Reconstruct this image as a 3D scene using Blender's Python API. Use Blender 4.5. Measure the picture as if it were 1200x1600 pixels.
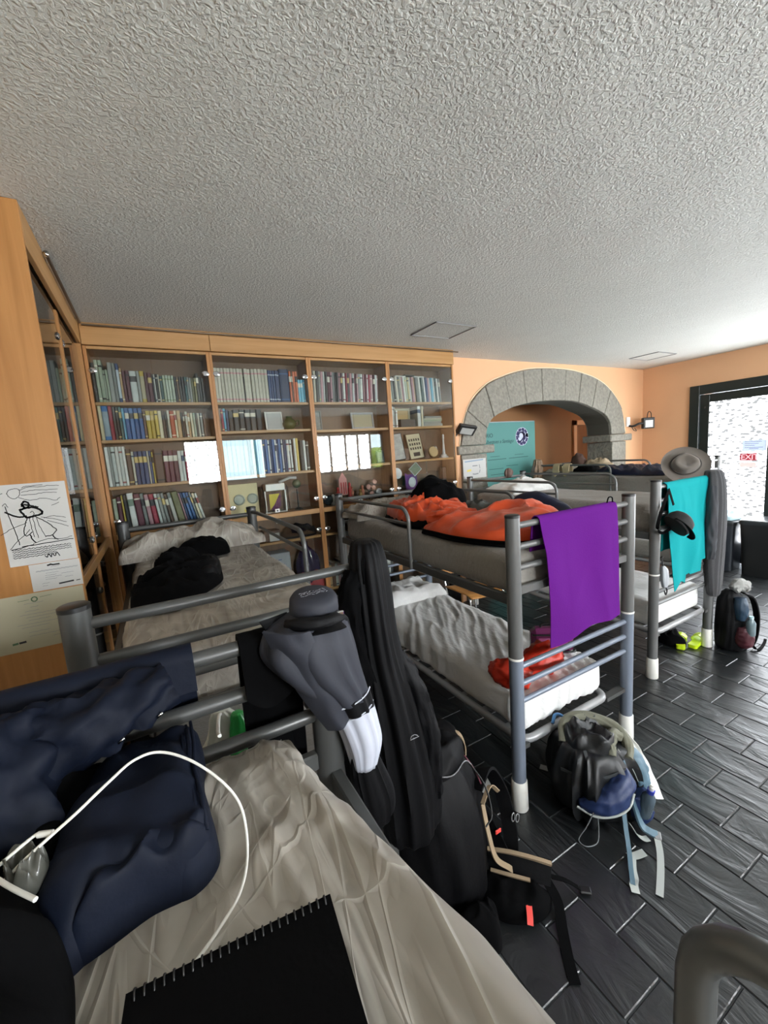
import bpy, bmesh, math, random
from mathutils import Vector, Matrix, noise
R = math.radians
PI = math.pi
for o in list(bpy.data.objects): bpy.data.objects.remove(o, do_unlink=True)
C = bpy.context.scene.collection
SC = bpy.context.scene

# ------------------------------------------------------------------ camera
FPX = 642.742
PITCH, ROLL, YAW = R(7.912915), R(-4.0601235), R(28.825592)
CAM_H = 1.8
def cam_matrix():
    cy, sy = math.cos(YAW), math.sin(YAW)
    A = Matrix(((cy, -sy, 0), (0, 0, -1), (sy, cy, 0)))
    P = Matrix(((1, 0, 0), (0, math.cos(PITCH), -math.sin(PITCH)), (0, math.sin(PITCH), math.cos(PITCH))))
    Q = Matrix(((math.cos(ROLL), -math.sin(ROLL), 0), (math.sin(ROLL), math.cos(ROLL), 0), (0, 0, 1)))
    M = Q @ P @ A
    rt, dn, fw = M[0], M[1], M[2]
    W = Matrix(((rt[0], -dn[0], -fw[0], 0), (rt[1], -dn[1], -fw[1], 0), (rt[2], -dn[2], -fw[2], CAM_H), (0, 0, 0, 1)))
    return W
cd = bpy.data.cameras.new('camera')
cam = bpy.data.objects.new('camera', cd); C.objects.link(cam)
cam.matrix_world = cam_matrix()
cd.sensor_fit = 'VERTICAL'; cd.sensor_height = 24.0; cd.lens = FPX / 1600 * 24.0
cd.clip_start = 0.02; cd.clip_end = 100
SC.camera = cam

# ------------------------------------------------------------------ world and exposure
w = bpy.data.worlds.new('world'); SC.world = w; w.use_nodes = True
bg = w.node_tree.nodes['Background']; bg.inputs[0].default_value = (0.80, 0.90, 1.0, 1); bg.inputs[1].default_value = 12.0
SC.view_settings.view_transform = 'Standard'; SC.view_settings.look = 'None'
SC.view_settings.gamma = 1.0; SC.view_settings.use_curve_mapping = False
SC.view_settings.exposure = 0.30
WIN_L = 80.0      # radiance of the daylit film on the windows behind the camera
DOOR_L = 15.0     # radiance of the daylit film on the glazed door
SC.cycles.max_bounces = 8; SC.cycles.diffuse_bounces = 4; SC.cycles.glossy_bounces = 3
SC.cycles.transmission_bounces = 6; SC.cycles.transparent_max_bounces = 12
SC.cycles.sample_clamp_indirect = 6.0; SC.cycles.caustics_reflective = False; SC.cycles.caustics_refractive = False
SC.cycles.use_denoising = True

# ------------------------------------------------------------------ helpers
def s2l(c):
    return tuple((v / 12.92 if v <= 0.04045 else ((v + 0.055) / 1.055) ** 2.4) for v in c)
def hx(h):
    return s2l(tuple(int(h[i:i + 2], 16) / 255 for i in (0, 2, 4)))
def nodes(m):
    m.use_nodes = True
    nt = m.node_tree
    return nt, nt.nodes, nt.links, nt.nodes['Principled BSDF']
def mat(name, col, rough=0.6, metal=0.0, bump=None, var=None, sheen=0, spec=None, coat=0):
    """bump = (scale, strength, distance, stretch xyz); var = (scale, amount)"""
    m = bpy.data.materials.new(name)
    nt, N, L, b = nodes(m)
    rgb = hx(col) if isinstance(col, str) else col
    b.inputs['Base Color'].default_value = (*rgb, 1)
    b.inputs['Roughness'].default_value = rough; b.inputs['Metallic'].default_value = metal
    if spec is not None: b.inputs['Specular IOR Level'].default_value = spec
    if sheen: b.inputs['Sheen Weight'].default_value = sheen
    if coat: b.inputs['Coat Weight'].default_value = coat
    tc = N.new('ShaderNodeTexCoord')
    if var:
        n = N.new('ShaderNodeTexNoise'); n.inputs['Scale'].default_value = var[0]; n.inputs['Detail'].default_value = 4
        L.new(tc.outputs['Object'], n.inputs['Vector'])
        mx = N.new('ShaderNodeMixRGB'); mx.inputs[1].default_value = (*[c * (1 - var[1]) for c in rgb], 1)
        mx.inputs[2].default_value = (*[min(1, c * (1 + var[1])) for c in rgb], 1)
        L.new(n.outputs[0], mx.inputs[0]); L.new(mx.outputs[0], b.inputs['Base Color'])
    if bump:
        mp = N.new('ShaderNodeMapping'); L.new(tc.outputs['Object'], mp.inputs[0])
        if len(bump) > 3: mp.inputs['Scale'].default_value = bump[3]
        n = N.new('ShaderNodeTexNoise'); n.inputs['Scale'].default_value = bump[0]; n.inputs['Detail'].default_value = 5
        L.new(mp.outputs[0], n.inputs['Vector'])
        bp = N.new('ShaderNodeBump'); bp.inputs['Strength'].default_value = bump[1]; bp.inputs['Distance'].default_value = bump[2]
        L.new(n.outputs[0], bp.inputs['Height']); L.new(bp.outputs[0], b.inputs['Normal'])
    return m
def wood(name, col, dark, axis=2, scale=1.0, rough=0.45):
    m = bpy.data.materials.new(name); nt, N, L, b = nodes(m)
    tc = N.new('ShaderNodeTexCoord'); mp = N.new('ShaderNodeMapping')
    sc = [28 * scale] * 3; sc[axis] = 1.6 * scale; mp.inputs['Scale'].default_value = sc
    L.new(tc.outputs['Object'], mp.inputs[0])
    n = N.new('ShaderNodeTexNoise'); n.inputs['Scale'].default_value = 1; n.inputs['Detail'].default_value = 6; n.inputs['Distortion'].default_value = 0.6
    L.new(mp.outputs[0], n.inputs['Vector'])
    r = N.new('ShaderNodeValToRGB'); r.color_ramp.elements[0].position = 0.3; r.color_ramp.elements[1].position = 0.7
    r.color_ramp.elements[0].color = (*hx(dark), 1); r.color_ramp.elements[1].color = (*hx(col), 1)
    L.new(n.outputs[0], r.inputs[0]); L.new(r.outputs[0], b.inputs['Base Color'])
    b.inputs['Roughness'].default_value = rough
    bp = N.new('ShaderNodeBump'); bp.inputs['Strength'].default_value = 0.08; bp.inputs['Distance'].default_value = 0.002
    L.new(n.outputs[0], bp.inputs['Height']); L.new(bp.outputs[0], b.inputs['Normal'])
    return m
def glass(name, tint=(0.93, 0.97, 0.95), refl=1.0):
    m = bpy.data.materials.new(name); m.use_nodes = True
    nt = m.node_tree; N = nt.nodes; L = nt.links; N.clear()
    out = N.new('ShaderNodeOutputMaterial'); tr = N.new('ShaderNodeBsdfTransparent'); tr.inputs[0].default_value = (*tint, 1)
    gl = N.new('ShaderNodeBsdfGlossy'); gl.inputs['Roughness'].default_value = 0.01
    fr = N.new('ShaderNodeFresnel'); fr.inputs[0].default_value = 1.52
    mu = N.new('ShaderNodeMath'); mu.operation = 'MULTIPLY'; mu.inputs[1].default_value = refl; mu.use_clamp = True
    mx = N.new('ShaderNodeMixShader')
    L.new(fr.outputs[0], mu.inputs[0]); L.new(mu.outputs[0], mx.inputs[0])
    L.new(tr.outputs[0], mx.inputs[1]); L.new(gl.outputs[0], mx.inputs[2]); L.new(mx.outputs[0], out.inputs[0])
    return m

def tag(o, label=None, cat=None, group=None, kind=None):
    if label: o['label'] = label
    if cat: o['category'] = cat
    if group: o['group'] = group
    if kind: o['kind'] = kind
    return o
def wloc(o):
    v = Vector((0, 0, 0))
    while o: v += o.location; o = o.parent
    return v
def thing(name, loc, label, cat, group=None):
    o = bpy.data.objects.new(name, None); C.objects.link(o); o.location = loc
    o.empty_display_size = 0.1
    return tag(o, label, cat, group)
def put(name, vs, fs, m, parent=None, smooth=True, mi=None, auto=None):
    if parent is not None: off = wloc(parent)
    else:
        xs = [v[0] for v in vs]; ys = [v[1] for v in vs]; zs = [v[2] for v in vs]
        off = Vector(((min(xs) + max(xs)) / 2, (min(ys) + max(ys)) / 2, min(zs)))
    me = bpy.data.meshes.new(name)
    me.from_pydata([(v[0] - off.x, v[1] - off.y, v[2] - off.z) for v in vs], [], fs)
    for mm in (m if isinstance(m, (list, tuple)) else [m]): me.materials.append(mm)
    if mi: me.polygons.foreach_set('material_index', mi)
    if smooth: me.polygons.foreach_set('use_smooth', [True] * len(me.polygons))
    me.update()
    if auto is not None: me.set_sharp_from_angle(angle=R(auto))
    o = bpy.data.objects.new(name, me); C.objects.link(o)
    if parent is not None: o.parent = parent
    else: o.location = off
    return o
class MB:
    def __init__(s): s.v = []; s.f = []; s.m = []
    def add(s, vs, fs, mi=0):
        n = len(s.v); s.v += [tuple(v) for v in vs]; s.f += [tuple(i + n for i in f) for f in fs]; s.m += [mi] * len(fs); return s
    def box(s, x0, x1, y0, y1, z0, z1, b=0.0, mi=0, M=None):
        if b <= 0:
            vs = [(x, y, z) for z in (z0, z1) for y in (y0, y1) for x in (x0, x1)]
            fs = [(0, 2, 3, 1), (4, 5, 7, 6), (0, 1, 5, 4), (2, 6, 7, 3), (0, 4, 6, 2), (1, 3, 7, 5)]
        else:
            vs = []; idx = {}
            b = min(b, (x1 - x0) / 2.01, (y1 - y0) / 2.01, (z1 - z0) / 2.01)
            def V(ix, iy, iz, ax):
                k = (ix, iy, iz, ax)
                if k not in idx:
                    p = [(x0, x1)[ix], (y0, y1)[iy], (z0, z1)[iz]]
                    q = [(x0 + b, x1 - b)[ix], (y0 + b, y1 - b)[iy], (z0 + b, z1 - b)[iz]]
                    q[ax] = p[ax]; idx[k] = len(vs); vs.append(tuple(q))
                return idx[k]
            fs = []
            for ax in range(3):
                o = [a for a in range(3) if a != ax]
                for sd in (0, 1):
                    ring = []
                    for (a, c) in ((0, 0), (1, 0), (1, 1), (0, 1)):
                        i = [0, 0, 0]; i[ax] = sd; i[o[0]] = a; i[o[1]] = c; ring.append(V(*i, ax))
                    fs.append(ring)
            for ax in range(3):      # edges parallel to ax
                o = [a for a in range(3) if a != ax]
                for a in (0, 1):
                    for c in (0, 1):
                        i0 = [0, 0, 0]; i0[o[0]] = a; i0[o[1]] = c; i1 = list(i0); i1[ax] = 1
                        fs.append([V(*i0, o[0]), V(*i1, o[0]), V(*i1, o[1]), V(*i0, o[1])])
            for a in (0, 1):
                for c in (0, 1):
                    for d in (0, 1): fs.append([V(a, c, d, 0), V(a, c, d, 1), V(a, c, d, 2)])
            cen = Vector(((x0 + x1) / 2, (y0 + y1) / 2, (z0 + z1) / 2)); f2 = []
            for f in fs:
                P = [Vector(vs[i]) for i in f]; nn = (P[1] - P[0]).cross(P[2] - P[0]); cc = sum(P, Vector()) / len(P)
                f2.append(list(f) if nn.dot(cc - cen) > 0 else list(reversed(f)))
            fs = f2
        if M is not None: vs = [tuple(M @ Vector(v)) for v in vs]
        return s.add(vs, fs, mi)
    def tube(s, pts, r, n=10, closed=False, caps=True, mi=0, flat=1.0):
        P = [Vector(p) for p in pts]; m = len(P); rs = r if isinstance(r, (list, tuple)) else [r] * m
        T = []
        for i in range(m):
            a = P[(i - 1) % m] if (closed or i > 0) else P[i]; c = P[(i + 1) % m] if (closed or i < m - 1) else P[i]
            t = (c - a); T.append(t.normalized() if t.length > 1e-9 else Vector((0, 0, 1)))
        up = Vector((0, 0, 1)) if abs(T[0].z) < 0.9 else Vector((1, 0, 0))
        nrm = (up - T[0] * up.dot(T[0])).normalized(); vs = []
        for i in range(m):
            nrm = (nrm - T[i] * nrm.dot(T[i])); nrm = nrm.normalized() if nrm.length > 1e-6 else Vector((1, 0, 0))
            bi = T[i].cross(nrm)
            for k in range(n):
                a = 2 * PI * k / n; vs.append(P[i] + (bi * math.cos(a) + nrm * math.sin(a) * flat) * rs[i])
        fs = []
        for i in range(m if closed else m - 1):
            for k in range(n):
                a = i * n + k; b = i * n + (k + 1) % n; c = ((i + 1) % m) * n + (k + 1) % n; d = ((i + 1) % m) * n + k
                fs.append((a, b, c, d))
        if caps and not closed: fs += [tuple(reversed(range(n))), tuple(range((m - 1) * n, m * n))]
        return s.add(vs, fs, mi)
    def lathe(s, prof, c=(0, 0, 0), n=16, M=None, mi=0):
        vs = []; fs = []
        for (r, z) in prof:
            for k in range(n):
                a = 2 * PI * k / n; p = Vector((r * math.cos(a), r * math.sin(a), z))
                if M is not None: p = M @ p
                vs.append((p.x + c[0], p.y + c[1], p.z + c[2]))
        for i in range(len(prof) - 1):
            for k in range(n): fs.append((i * n + k, i * n + (k + 1) % n, (i + 1) * n + (k + 1) % n, (i + 1) * n + k))
        fs += [tuple(reversed(range(n))), tuple(range((len(prof) - 1) * n, len(prof) * n))]
        return s.add(vs, fs, mi)
    def prism(s, poly, ax, a, b, mi=0):
        """extrude polygon (2D) along axis ax from a to b; poly coordinates are the other two axes in order"""
        o = [k for k in range(3) if k != ax]; vs = []; n = len(poly)
        for t in (a, b):
            for p in poly:
                v = [0, 0, 0]; v[ax] = t; v[o[0]] = p[0]; v[o[1]] = p[1]; vs.append(v)
        area = sum(poly[i][0] * poly[(i + 1) % n][1] - poly[(i + 1) % n][0] * poly[i][1] for i in range(n))
        flip = (area > 0) != (ax != 1)
        fs = [tuple(reversed(range(n))), tuple(range(n, 2 * n))] + [(i, (i + 1) % n, n + (i + 1) % n, n + i) for i in range(n)]
        if flip: fs = [tuple(reversed(f)) for f in fs]
        return s.add(vs, fs, mi)
    def put(s, name, m, parent=None, smooth=False, auto=None):
        return put(name, s.v, s.f, m, parent, smooth, s.m if any(s.m) else None, auto)
def cr(pts, k=8, closed=False):
    """Catmull-Rom through points"""
    P = [Vector(p) for p in pts]; n = len(P); out = []
    for i in range(n if closed else n - 1):
        p0 = P[(i - 1) % n] if closed or i > 0 else P[0] * 2 - P[1]
        p1 = P[i]; p2 = P[(i + 1) % n]
        p3 = P[(i + 2) % n] if closed or i < n - 2 else P[-1] * 2 - P[-2]
        for j in range(k):
            t = j / k; out.append(0.5 * ((2 * p1) + (p2 - p0) * t + (2 * p0 - 5 * p1 + 4 * p2 - p3) * t * t + (3 * p1 - p0 - 3 * p2 + p3) * t ** 3))
    if not closed: out.append(P[-1])
    return out
def tube_obj(name, pts, r, m, parent=None, k=8, n=8, closed=False, flat=1.0):
    return MB().tube(cr(pts, k, closed), r, n, closed, flat=flat).put(name, m, parent, True, 60)
def ribbon(name, pts, wdt, thick, m, parent=None, k=8, side=None, twist=None):
    """flat strap along a path; side = across direction (Vector or list of Vectors)"""
    P = cr(pts, k); n = len(P); vs = []; fs = []
    sv = cr(side, k) if isinstance(side, list) else None
    for i, p in enumerate(P):
        t = (P[min(i + 1, n - 1)] - P[max(i - 1, 0)]).normalized()
        sd = sv[i] if sv else (side if side is not None else Vector((0, 0, 1)).cross(t))
        sd = (sd - t * sd.dot(t)); sd = sd.normalized() if sd.length > 1e-5 else Vector((1, 0, 0))
        nn = t.cross(sd)
        for a, b in ((-1, -1), (1, -1), (1, 1), (-1, 1)): vs.append(p + sd * (a * wdt / 2) + nn * (b * thick / 2))
    for i in range(n - 1):
        for k2 in range(4): fs.append((i * 4 + k2, i * 4 + (k2 + 1) % 4, (i + 1) * 4 + (k2 + 1) % 4, (i + 1) * 4 + k2))
    fs += [(3, 2, 1, 0), tuple(range((n - 1) * 4, n * 4))]
    return put(name, vs, fs, m, parent, True, auto=40)
def nz(x, y, z=0.0): return noise.noise(Vector((x, y, z)))
def ridge(x, y, s):      # sharp folds 0..1
    return max(0.0, 1 - 2.4 * abs(nz(x, y, s)))
def rbox(name, x0, x1, y0, y1, z0, z1, r, step, m, parent=None, disp=None):
    """rounded box with gridded faces, displaced by disp(p, n) -> Vector"""
    nx, ny, nz_ = (max(2, round((x1 - x0) / step)), max(2, round((y1 - y0) / step)), max(2, round((z1 - z0) / step)))
    idx = {}; vs = []; fs = []
    lo = Vector((x0 + r, y0 + r, z0 + r)); hi = Vector((x1 - r, y1 - r, z1 - r))
    def V(i, j, k):
        key = (i, j, k)
        if key in idx: return idx[key]
        p = Vector((x0 + (x1 - x0) * i / nx, y0 + (y1 - y0) * j / ny, z0 + (z1 - z0) * k / nz_))
        q = Vector([min(max(p[a], lo[a]), hi[a]) for a in range(3)]); d = p - q
        nn = d.normalized() if d.length > 1e-9 else Vector((0, 0, 1)); p = q + nn * r
        if disp: p = p + disp(p, nn)
        idx[key] = len(vs); vs.append(p); return idx[key]
    for i in range(nx):
        for j in range(ny):
            fs.append((V(i, j, nz_), V(i + 1, j, nz_), V(i + 1, j + 1, nz_), V(i, j + 1, nz_)))
            fs.append((V(i, j + 1, 0), V(i + 1, j + 1, 0), V(i + 1, j, 0), V(i, j, 0)))
    for i in range(nx):
        for k in range(nz_):
            fs.append((V(i, 0, k), V(i + 1, 0, k), V(i + 1, 0, k + 1), V(i, 0, k + 1)))
            fs.append((V(i, ny, k + 1), V(i + 1, ny, k + 1), V(i + 1, ny, k), V(i, ny, k)))
    for j in range(ny):
        for k in range(nz_):
            fs.append((V(0, j, k + 1), V(0, j + 1, k + 1), V(0, j + 1, k), V(0, j, k)))
            fs.append((V(nx, j, k), V(nx, j + 1, k), V(nx, j + 1, k + 1), V(nx, j, k + 1)))
    return put(name, vs, fs, m, parent, True)
def heap(name, outline, z0, h, m, parent=None, seed=1, fold=0.012, freq=9.0, e=2.4, rings=22, k=8, top=None, edge=0.006, stretch=(1, 1), lump=0.25):
    """soft heap of cloth over a star-shaped outline; closed below"""
    O = cr([(p[0], p[1], 0) for p in outline], k, True); n = len(O)
    c = sum(O, Vector()) / n; vs = []; fs = []
    for i in range(rings + 1):
        t = i / rings
        for q in O:
            p = c + (q - c) * (math.sin(t * PI / 2) if t < 1 else 1)
            tt = min(1, (p - c).length / max(1e-6, (q - c).length))
            prof = (1 - tt ** e) ** 0.5 if tt < 1 else 0
            fx, fy = p.x * freq * stretch[0], p.y * freq * stretch[1]
            f = ridge(fx + 0.8 * nz(fy, fx, seed), fy, seed) * fold * 1.6 + nz(fx * 2.3, fy * 2.3, seed + 5) * fold * 0.8
            hh = h * (1 + lump * nz(p.x * 4.5, p.y * 4.5, seed + 9)) * (top(p.x, p.y) if top else 1)
            vs.append((p.x, p.y, z0 + edge + max(0, hh * prof + f * min(1, prof * 2.2))))
    for i in range(rings):
        for j in range(n):
            a = i * n + j; b = i * n + (j + 1) % n; fs.append((a, a + n, b + n, b))
    base = len(vs)
    for q in O: vs.append((q.x, q.y, z0))
    last = rings * n
    for j in range(n): fs.append((last + j, base + j, base + (j + 1) % n, last + (j + 1) % n))
    fs.append(tuple(reversed(range(base, base + n))))
    return put(name, vs, fs, m, parent, True, auto=80)
def loft(name, secs, m, parent=None, n=40, k=5, seed=0, fold=0.0, kf=5, sq=2.0, twist=0.0, vert=1.2):
    """stack of horizontal super-elliptic sections (cx, cy, z, rx, ry, rot deg); vertical folds"""
    P = cr([(s[0], s[1], s[2]) for s in secs], k); Q = cr([(s[3], s[4], R(s[5]) if len(s) > 5 else 0) for s in secs], k)
    vs = []; fs = []; mrow = len(P)
    for i in range(mrow):
        c = P[i]; rx, ry, ro = max(0.002, Q[i].x), max(0.002, Q[i].y), Q[i].z
        for j in range(n):
            a = 2 * PI * j / n; ca, sa = math.cos(a), math.sin(a)
            x = math.copysign(abs(ca) ** (2 / sq), ca); y = math.copysign(abs(sa) ** (2 / sq), sa)
            aa = a + twist * c.z
            f = 1 + fold * (ridge(kf * math.cos(aa) * 0.5 + seed, kf * math.sin(aa) * 0.5 + c.z * vert, seed) - 0.4 + 0.6 * nz(math.cos(aa) * kf * .9, c.z * 5 * vert, seed + math.sin(aa) * kf))
            x *= rx * f; y *= ry * f
            vs.append((c.x + x * math.cos(ro) - y * math.sin(ro), c.y + x * math.sin(ro) + y * math.cos(ro), c.z))
    for i in range(mrow - 1):
        for j in range(n): fs.append((i * n + j, i * n + (j + 1) % n, (i + 1) * n + (j + 1) % n, (i + 1) * n + j))
    fs += [tuple(reversed(range(n))), tuple(range((mrow - 1) * n, mrow * n))]
    if P[0].z > P[-1].z: fs = [tuple(reversed(f)) for f in fs]
    return put(name, vs, fs, m, parent, True, auto=80)
def surf(name, fn, nu, nv, m, parent=None, th=0.004, smooth=True):
    """thin cloth with thickness: fn(u, v) -> point"""
    P = [[Vector(fn(i / nu, j / nv)) for j in range(nv + 1)] for i in range(nu + 1)]
    vs = []; fs = []
    for sgn in (0, 1):
        for i in range(nu + 1):
            for j in range(nv + 1):
                p = P[i][j]
                if sgn:
                    a = P[min(i + 1, nu)][j] - P[max(i - 1, 0)][j]; b = P[i][min(j + 1, nv)] - P[i][max(j - 1, 0)]
                    nn = a.cross(b); p = p + (nn.normalized() * th if nn.length > 1e-12 else Vector((0, 0, th)))
                vs.append(p)
    S = (nu + 1) * (nv + 1); I = lambda i, j, s: s * S + i * (nv + 1) + j
    for i in range(nu):
        for j in range(nv):
            fs.append((I(i, j + 1, 0), I(i + 1, j + 1, 0), I(i + 1, j, 0), I(i, j, 0)))
            fs.append((I(i, j, 1), I(i + 1, j, 1), I(i + 1, j + 1, 1), I(i, j + 1, 1)))
    for i in range(nu):
        fs.append((I(i, 0, 0), I(i + 1, 0, 0), I(i + 1, 0, 1), I(i, 0, 1))); fs.append((I(i, nv, 1), I(i + 1, nv, 1), I(i + 1, nv, 0), I(i, nv, 0)))
    for j in range(nv):
        fs.append((I(0, j + 1, 0), I(0, j, 0), I(0, j, 1), I(0, j + 1, 1))); fs.append((I(nu, j, 0), I(nu, j + 1, 0), I(nu, j + 1, 1), I(nu, j, 1)))
    return put(name, vs, fs, m, parent, smooth, auto=70)
def strokes(name, lines, m, parent, org, ux, uy, width, lift=0.0008):
    """ink lines on a flat sheet: points in sheet coordinates, thin raised quads"""
    ux = Vector(ux); uy = Vector(uy); nn = ux.cross(uy).normalized(); org = Vector(org); vs = []; fs = []
    for ln in lines:
        wd = width
        if isinstance(ln, tuple): ln, wd = ln
        for (a, b) in zip(ln[:-1], ln[1:]):
            p = org + ux * a[0] + uy * a[1]; q = org + ux * b[0] + uy * b[1]; d = (q - p)
            if d.length < 1e-6: continue
            s = nn.cross(d.normalized()) * wd / 2; d = d.normalized() * wd * 0.3; n0 = len(vs)
            vs += [p - s - d + nn * lift, q - s + d + nn * lift, q + s + d + nn * lift, p + s - d + nn * lift]
            fs.append((n0, n0 + 1, n0 + 2, n0 + 3))
    return put(name, vs, fs, m, parent, False)
def text_obj(name, body, size, m, parent, loc, ux, uy, extrude=0.0005, shear=0.0, align='LEFT', spacing=1.0):
    cu = bpy.data.curves.new(name, 'FONT'); cu.body = body; cu.size = size; cu.extrude = extrude; cu.shear = shear; cu.align_x = align
    cu.space_character = spacing; cu.resolution_u = 3
    t = bpy.data.objects.new(name + '_tmp', cu); C.objects.link(t)
    dg = bpy.context.evaluated_depsgraph_get(); me = bpy.data.meshes.new_from_object(t.evaluated_get(dg))
    bpy.data.objects.remove(t, do_unlink=True)
    ux = Vector(ux).normalized(); uy = Vector(uy).normalized(); nn = ux.cross(uy); L0 = Vector(loc)
    vs = [L0 + ux * v.co.x + uy * v.co.y + nn * v.co.z for v in me.vertices]; fs = [tuple(p.vertices) for p in me.polygons]
    return put(name, vs, fs, m, parent, False)

# ------------------------------------------------------------------ materials
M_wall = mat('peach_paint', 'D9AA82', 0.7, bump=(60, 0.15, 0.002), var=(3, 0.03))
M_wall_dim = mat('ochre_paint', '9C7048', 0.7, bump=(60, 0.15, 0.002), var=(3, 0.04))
M_white_wall = mat('cream_paint', 'C9BFAE', 0.7, bump=(60, 0.12, 0.002))
M_grout = mat('grout', '3A3D3F', 0.8, bump=(200, 0.2, 0.001))
def ceiling_mat():
    m = bpy.data.materials.new('stucco_ceiling'); nt, N, L, b = nodes(m)
    b.inputs['Base Color'].default_value = (*hx('CECEC7'), 1); b.inputs['Roughness'].default_value = 0.75
    tc = N.new('ShaderNodeTexCoord')
    n1 = N.new('ShaderNodeTexNoise'); n1.inputs['Scale'].default_value = 75; n1.inputs['Detail'].default_value = 3; n1.inputs['Distortion'].default_value = 0.7
    n2 = N.new('ShaderNodeTexNoise'); n2.inputs['Scale'].default_value = 1.3; n2.inputs['Detail'].default_value = 2
    L.new(tc.outputs['Object'], n1.inputs['Vector']); L.new(tc.outputs['Object'], n2.inputs['Vector'])
    r = N.new('ShaderNodeValToRGB'); r.color_ramp.elements[0].position = 0.42; r.color_ramp.elements[1].position = 0.62
    L.new(n1.outputs[0], r.inputs[0])
    bp = N.new('ShaderNodeBump'); bp.inputs['Strength'].default_value = 0.5; bp.inputs['Distance'].default_value = 0.006
    L.new(r.outputs[0], bp.inputs['Height'])
    b2 = N.new('ShaderNodeBump'); b2.inputs['Strength'].default_value = 0.25; b2.inputs['Distance'].default_value = 0.08
    L.new(n2.outputs[0], b2.inputs['Height']); L.new(bp.outputs[0], b2.inputs['Normal']); L.new(b2.outputs[0], b.inputs['Normal'])
    return m
M_ceil = ceiling_mat()
def slate_mat():
    m = bpy.data.materials.new('riven_slate'); nt, N, L, b = nodes(m)
    tc = N.new('ShaderNodeTexCoord'); oi = N.new('ShaderNodeObjectInfo'); g = N.new('ShaderNodeNewGeometry')
    ad = N.new('ShaderNodeVectorMath'); ad.operation = 'ADD'
    sp = N.new('ShaderNodeMath'); sp.operation = 'MULTIPLY'; sp.inputs[1].default_value = 37.0
    L.new(oi.outputs['Random'], sp.inputs[0]); L.new(g.outputs['Position'], ad.inputs[0]); L.new(sp.outputs[0], ad.inputs[1])
    mp = N.new('ShaderNodeMapping'); mp.inputs['Scale'].default_value = (6.5, 2.2, 4); mp.inputs['Rotation'].default_value = (0, 0, 0.25)
    L.new(ad.outputs[0], mp.inputs[0])
    n = N.new('ShaderNodeTexNoise'); n.inputs['Scale'].default_value = 1.0; n.inputs['Detail'].default_value = 7; n.inputs['Distortion'].default_value = 1.6
    L.new(mp.outputs[0], n.inputs['Vector'])
    r = N.new('ShaderNodeValToRGB'); r.color_ramp.elements[0].color = (*hx('0B0D0E'), 1); r.color_ramp.elements[1].color = (*hx('191C1E'), 1)
    L.new(n.outputs[0], r.inputs[0]); L.new(r.outputs[0], b.inputs['Base Color'])
    b.inputs['Roughness'].default_value = 0.36; b.inputs['Specular IOR Level'].default_value = 0.9
    bp = N.new('ShaderNodeBump'); bp.inputs['Strength'].default_value = 0.5; bp.inputs['Distance'].default_value = 0.025
    L.new(n.outputs[0], bp.inputs['Height']); L.new(bp.outputs[0], b.inputs['Normal'])
    return m
M_slate = slate_mat()
M_oak = wood('oak_veneer', 'B07D46', '986734', 2, rough=0.45)
M_oakx = wood('oak_veneer_horizontal', 'B48A58', 'A37844', 0, rough=0.4)
M_oaky = wood('oak_veneer_side', 'B48A58', 'A37844', 1, rough=0.4)
M_back = wood('oak_back_panel', '6B4F34', '5A4029', 2, rough=0.5)
M_granite = mat('granite', '817E74', 0.8, bump=(26, 0.9, 0.02), var=(30, 0.45))
M_chrome = mat('chrome', 'D8DADB', 0.15, 1.0)
M_steel = mat('grey_powder_coat', '6A6B6A', 0.34, 0.3, bump=(300, 0.05, 0.0005))
M_steel_d = mat('charcoal_powder_coat', '505150', 0.36, 0.3, bump=(300, 0.05, 0.0005))
M_steel_b = mat('blue_grey_powder_coat', '78818F', 0.34, 0.25)
M_steel_l = mat('light_grey_tube', '98999A', 0.35, 0.3)
M_whitepl = mat('white_plastic', 'E6E5DE', 0.4)
M_blackpl = mat('black_plastic', '141414', 0.4)
M_dark = mat('dark_green_frame_paint', '1E2421', 0.35)
M_glass = glass('cabinet_glass', (0.96, 0.98, 0.97), refl=1.1)
M_clear = glass('window_glass')
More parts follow.
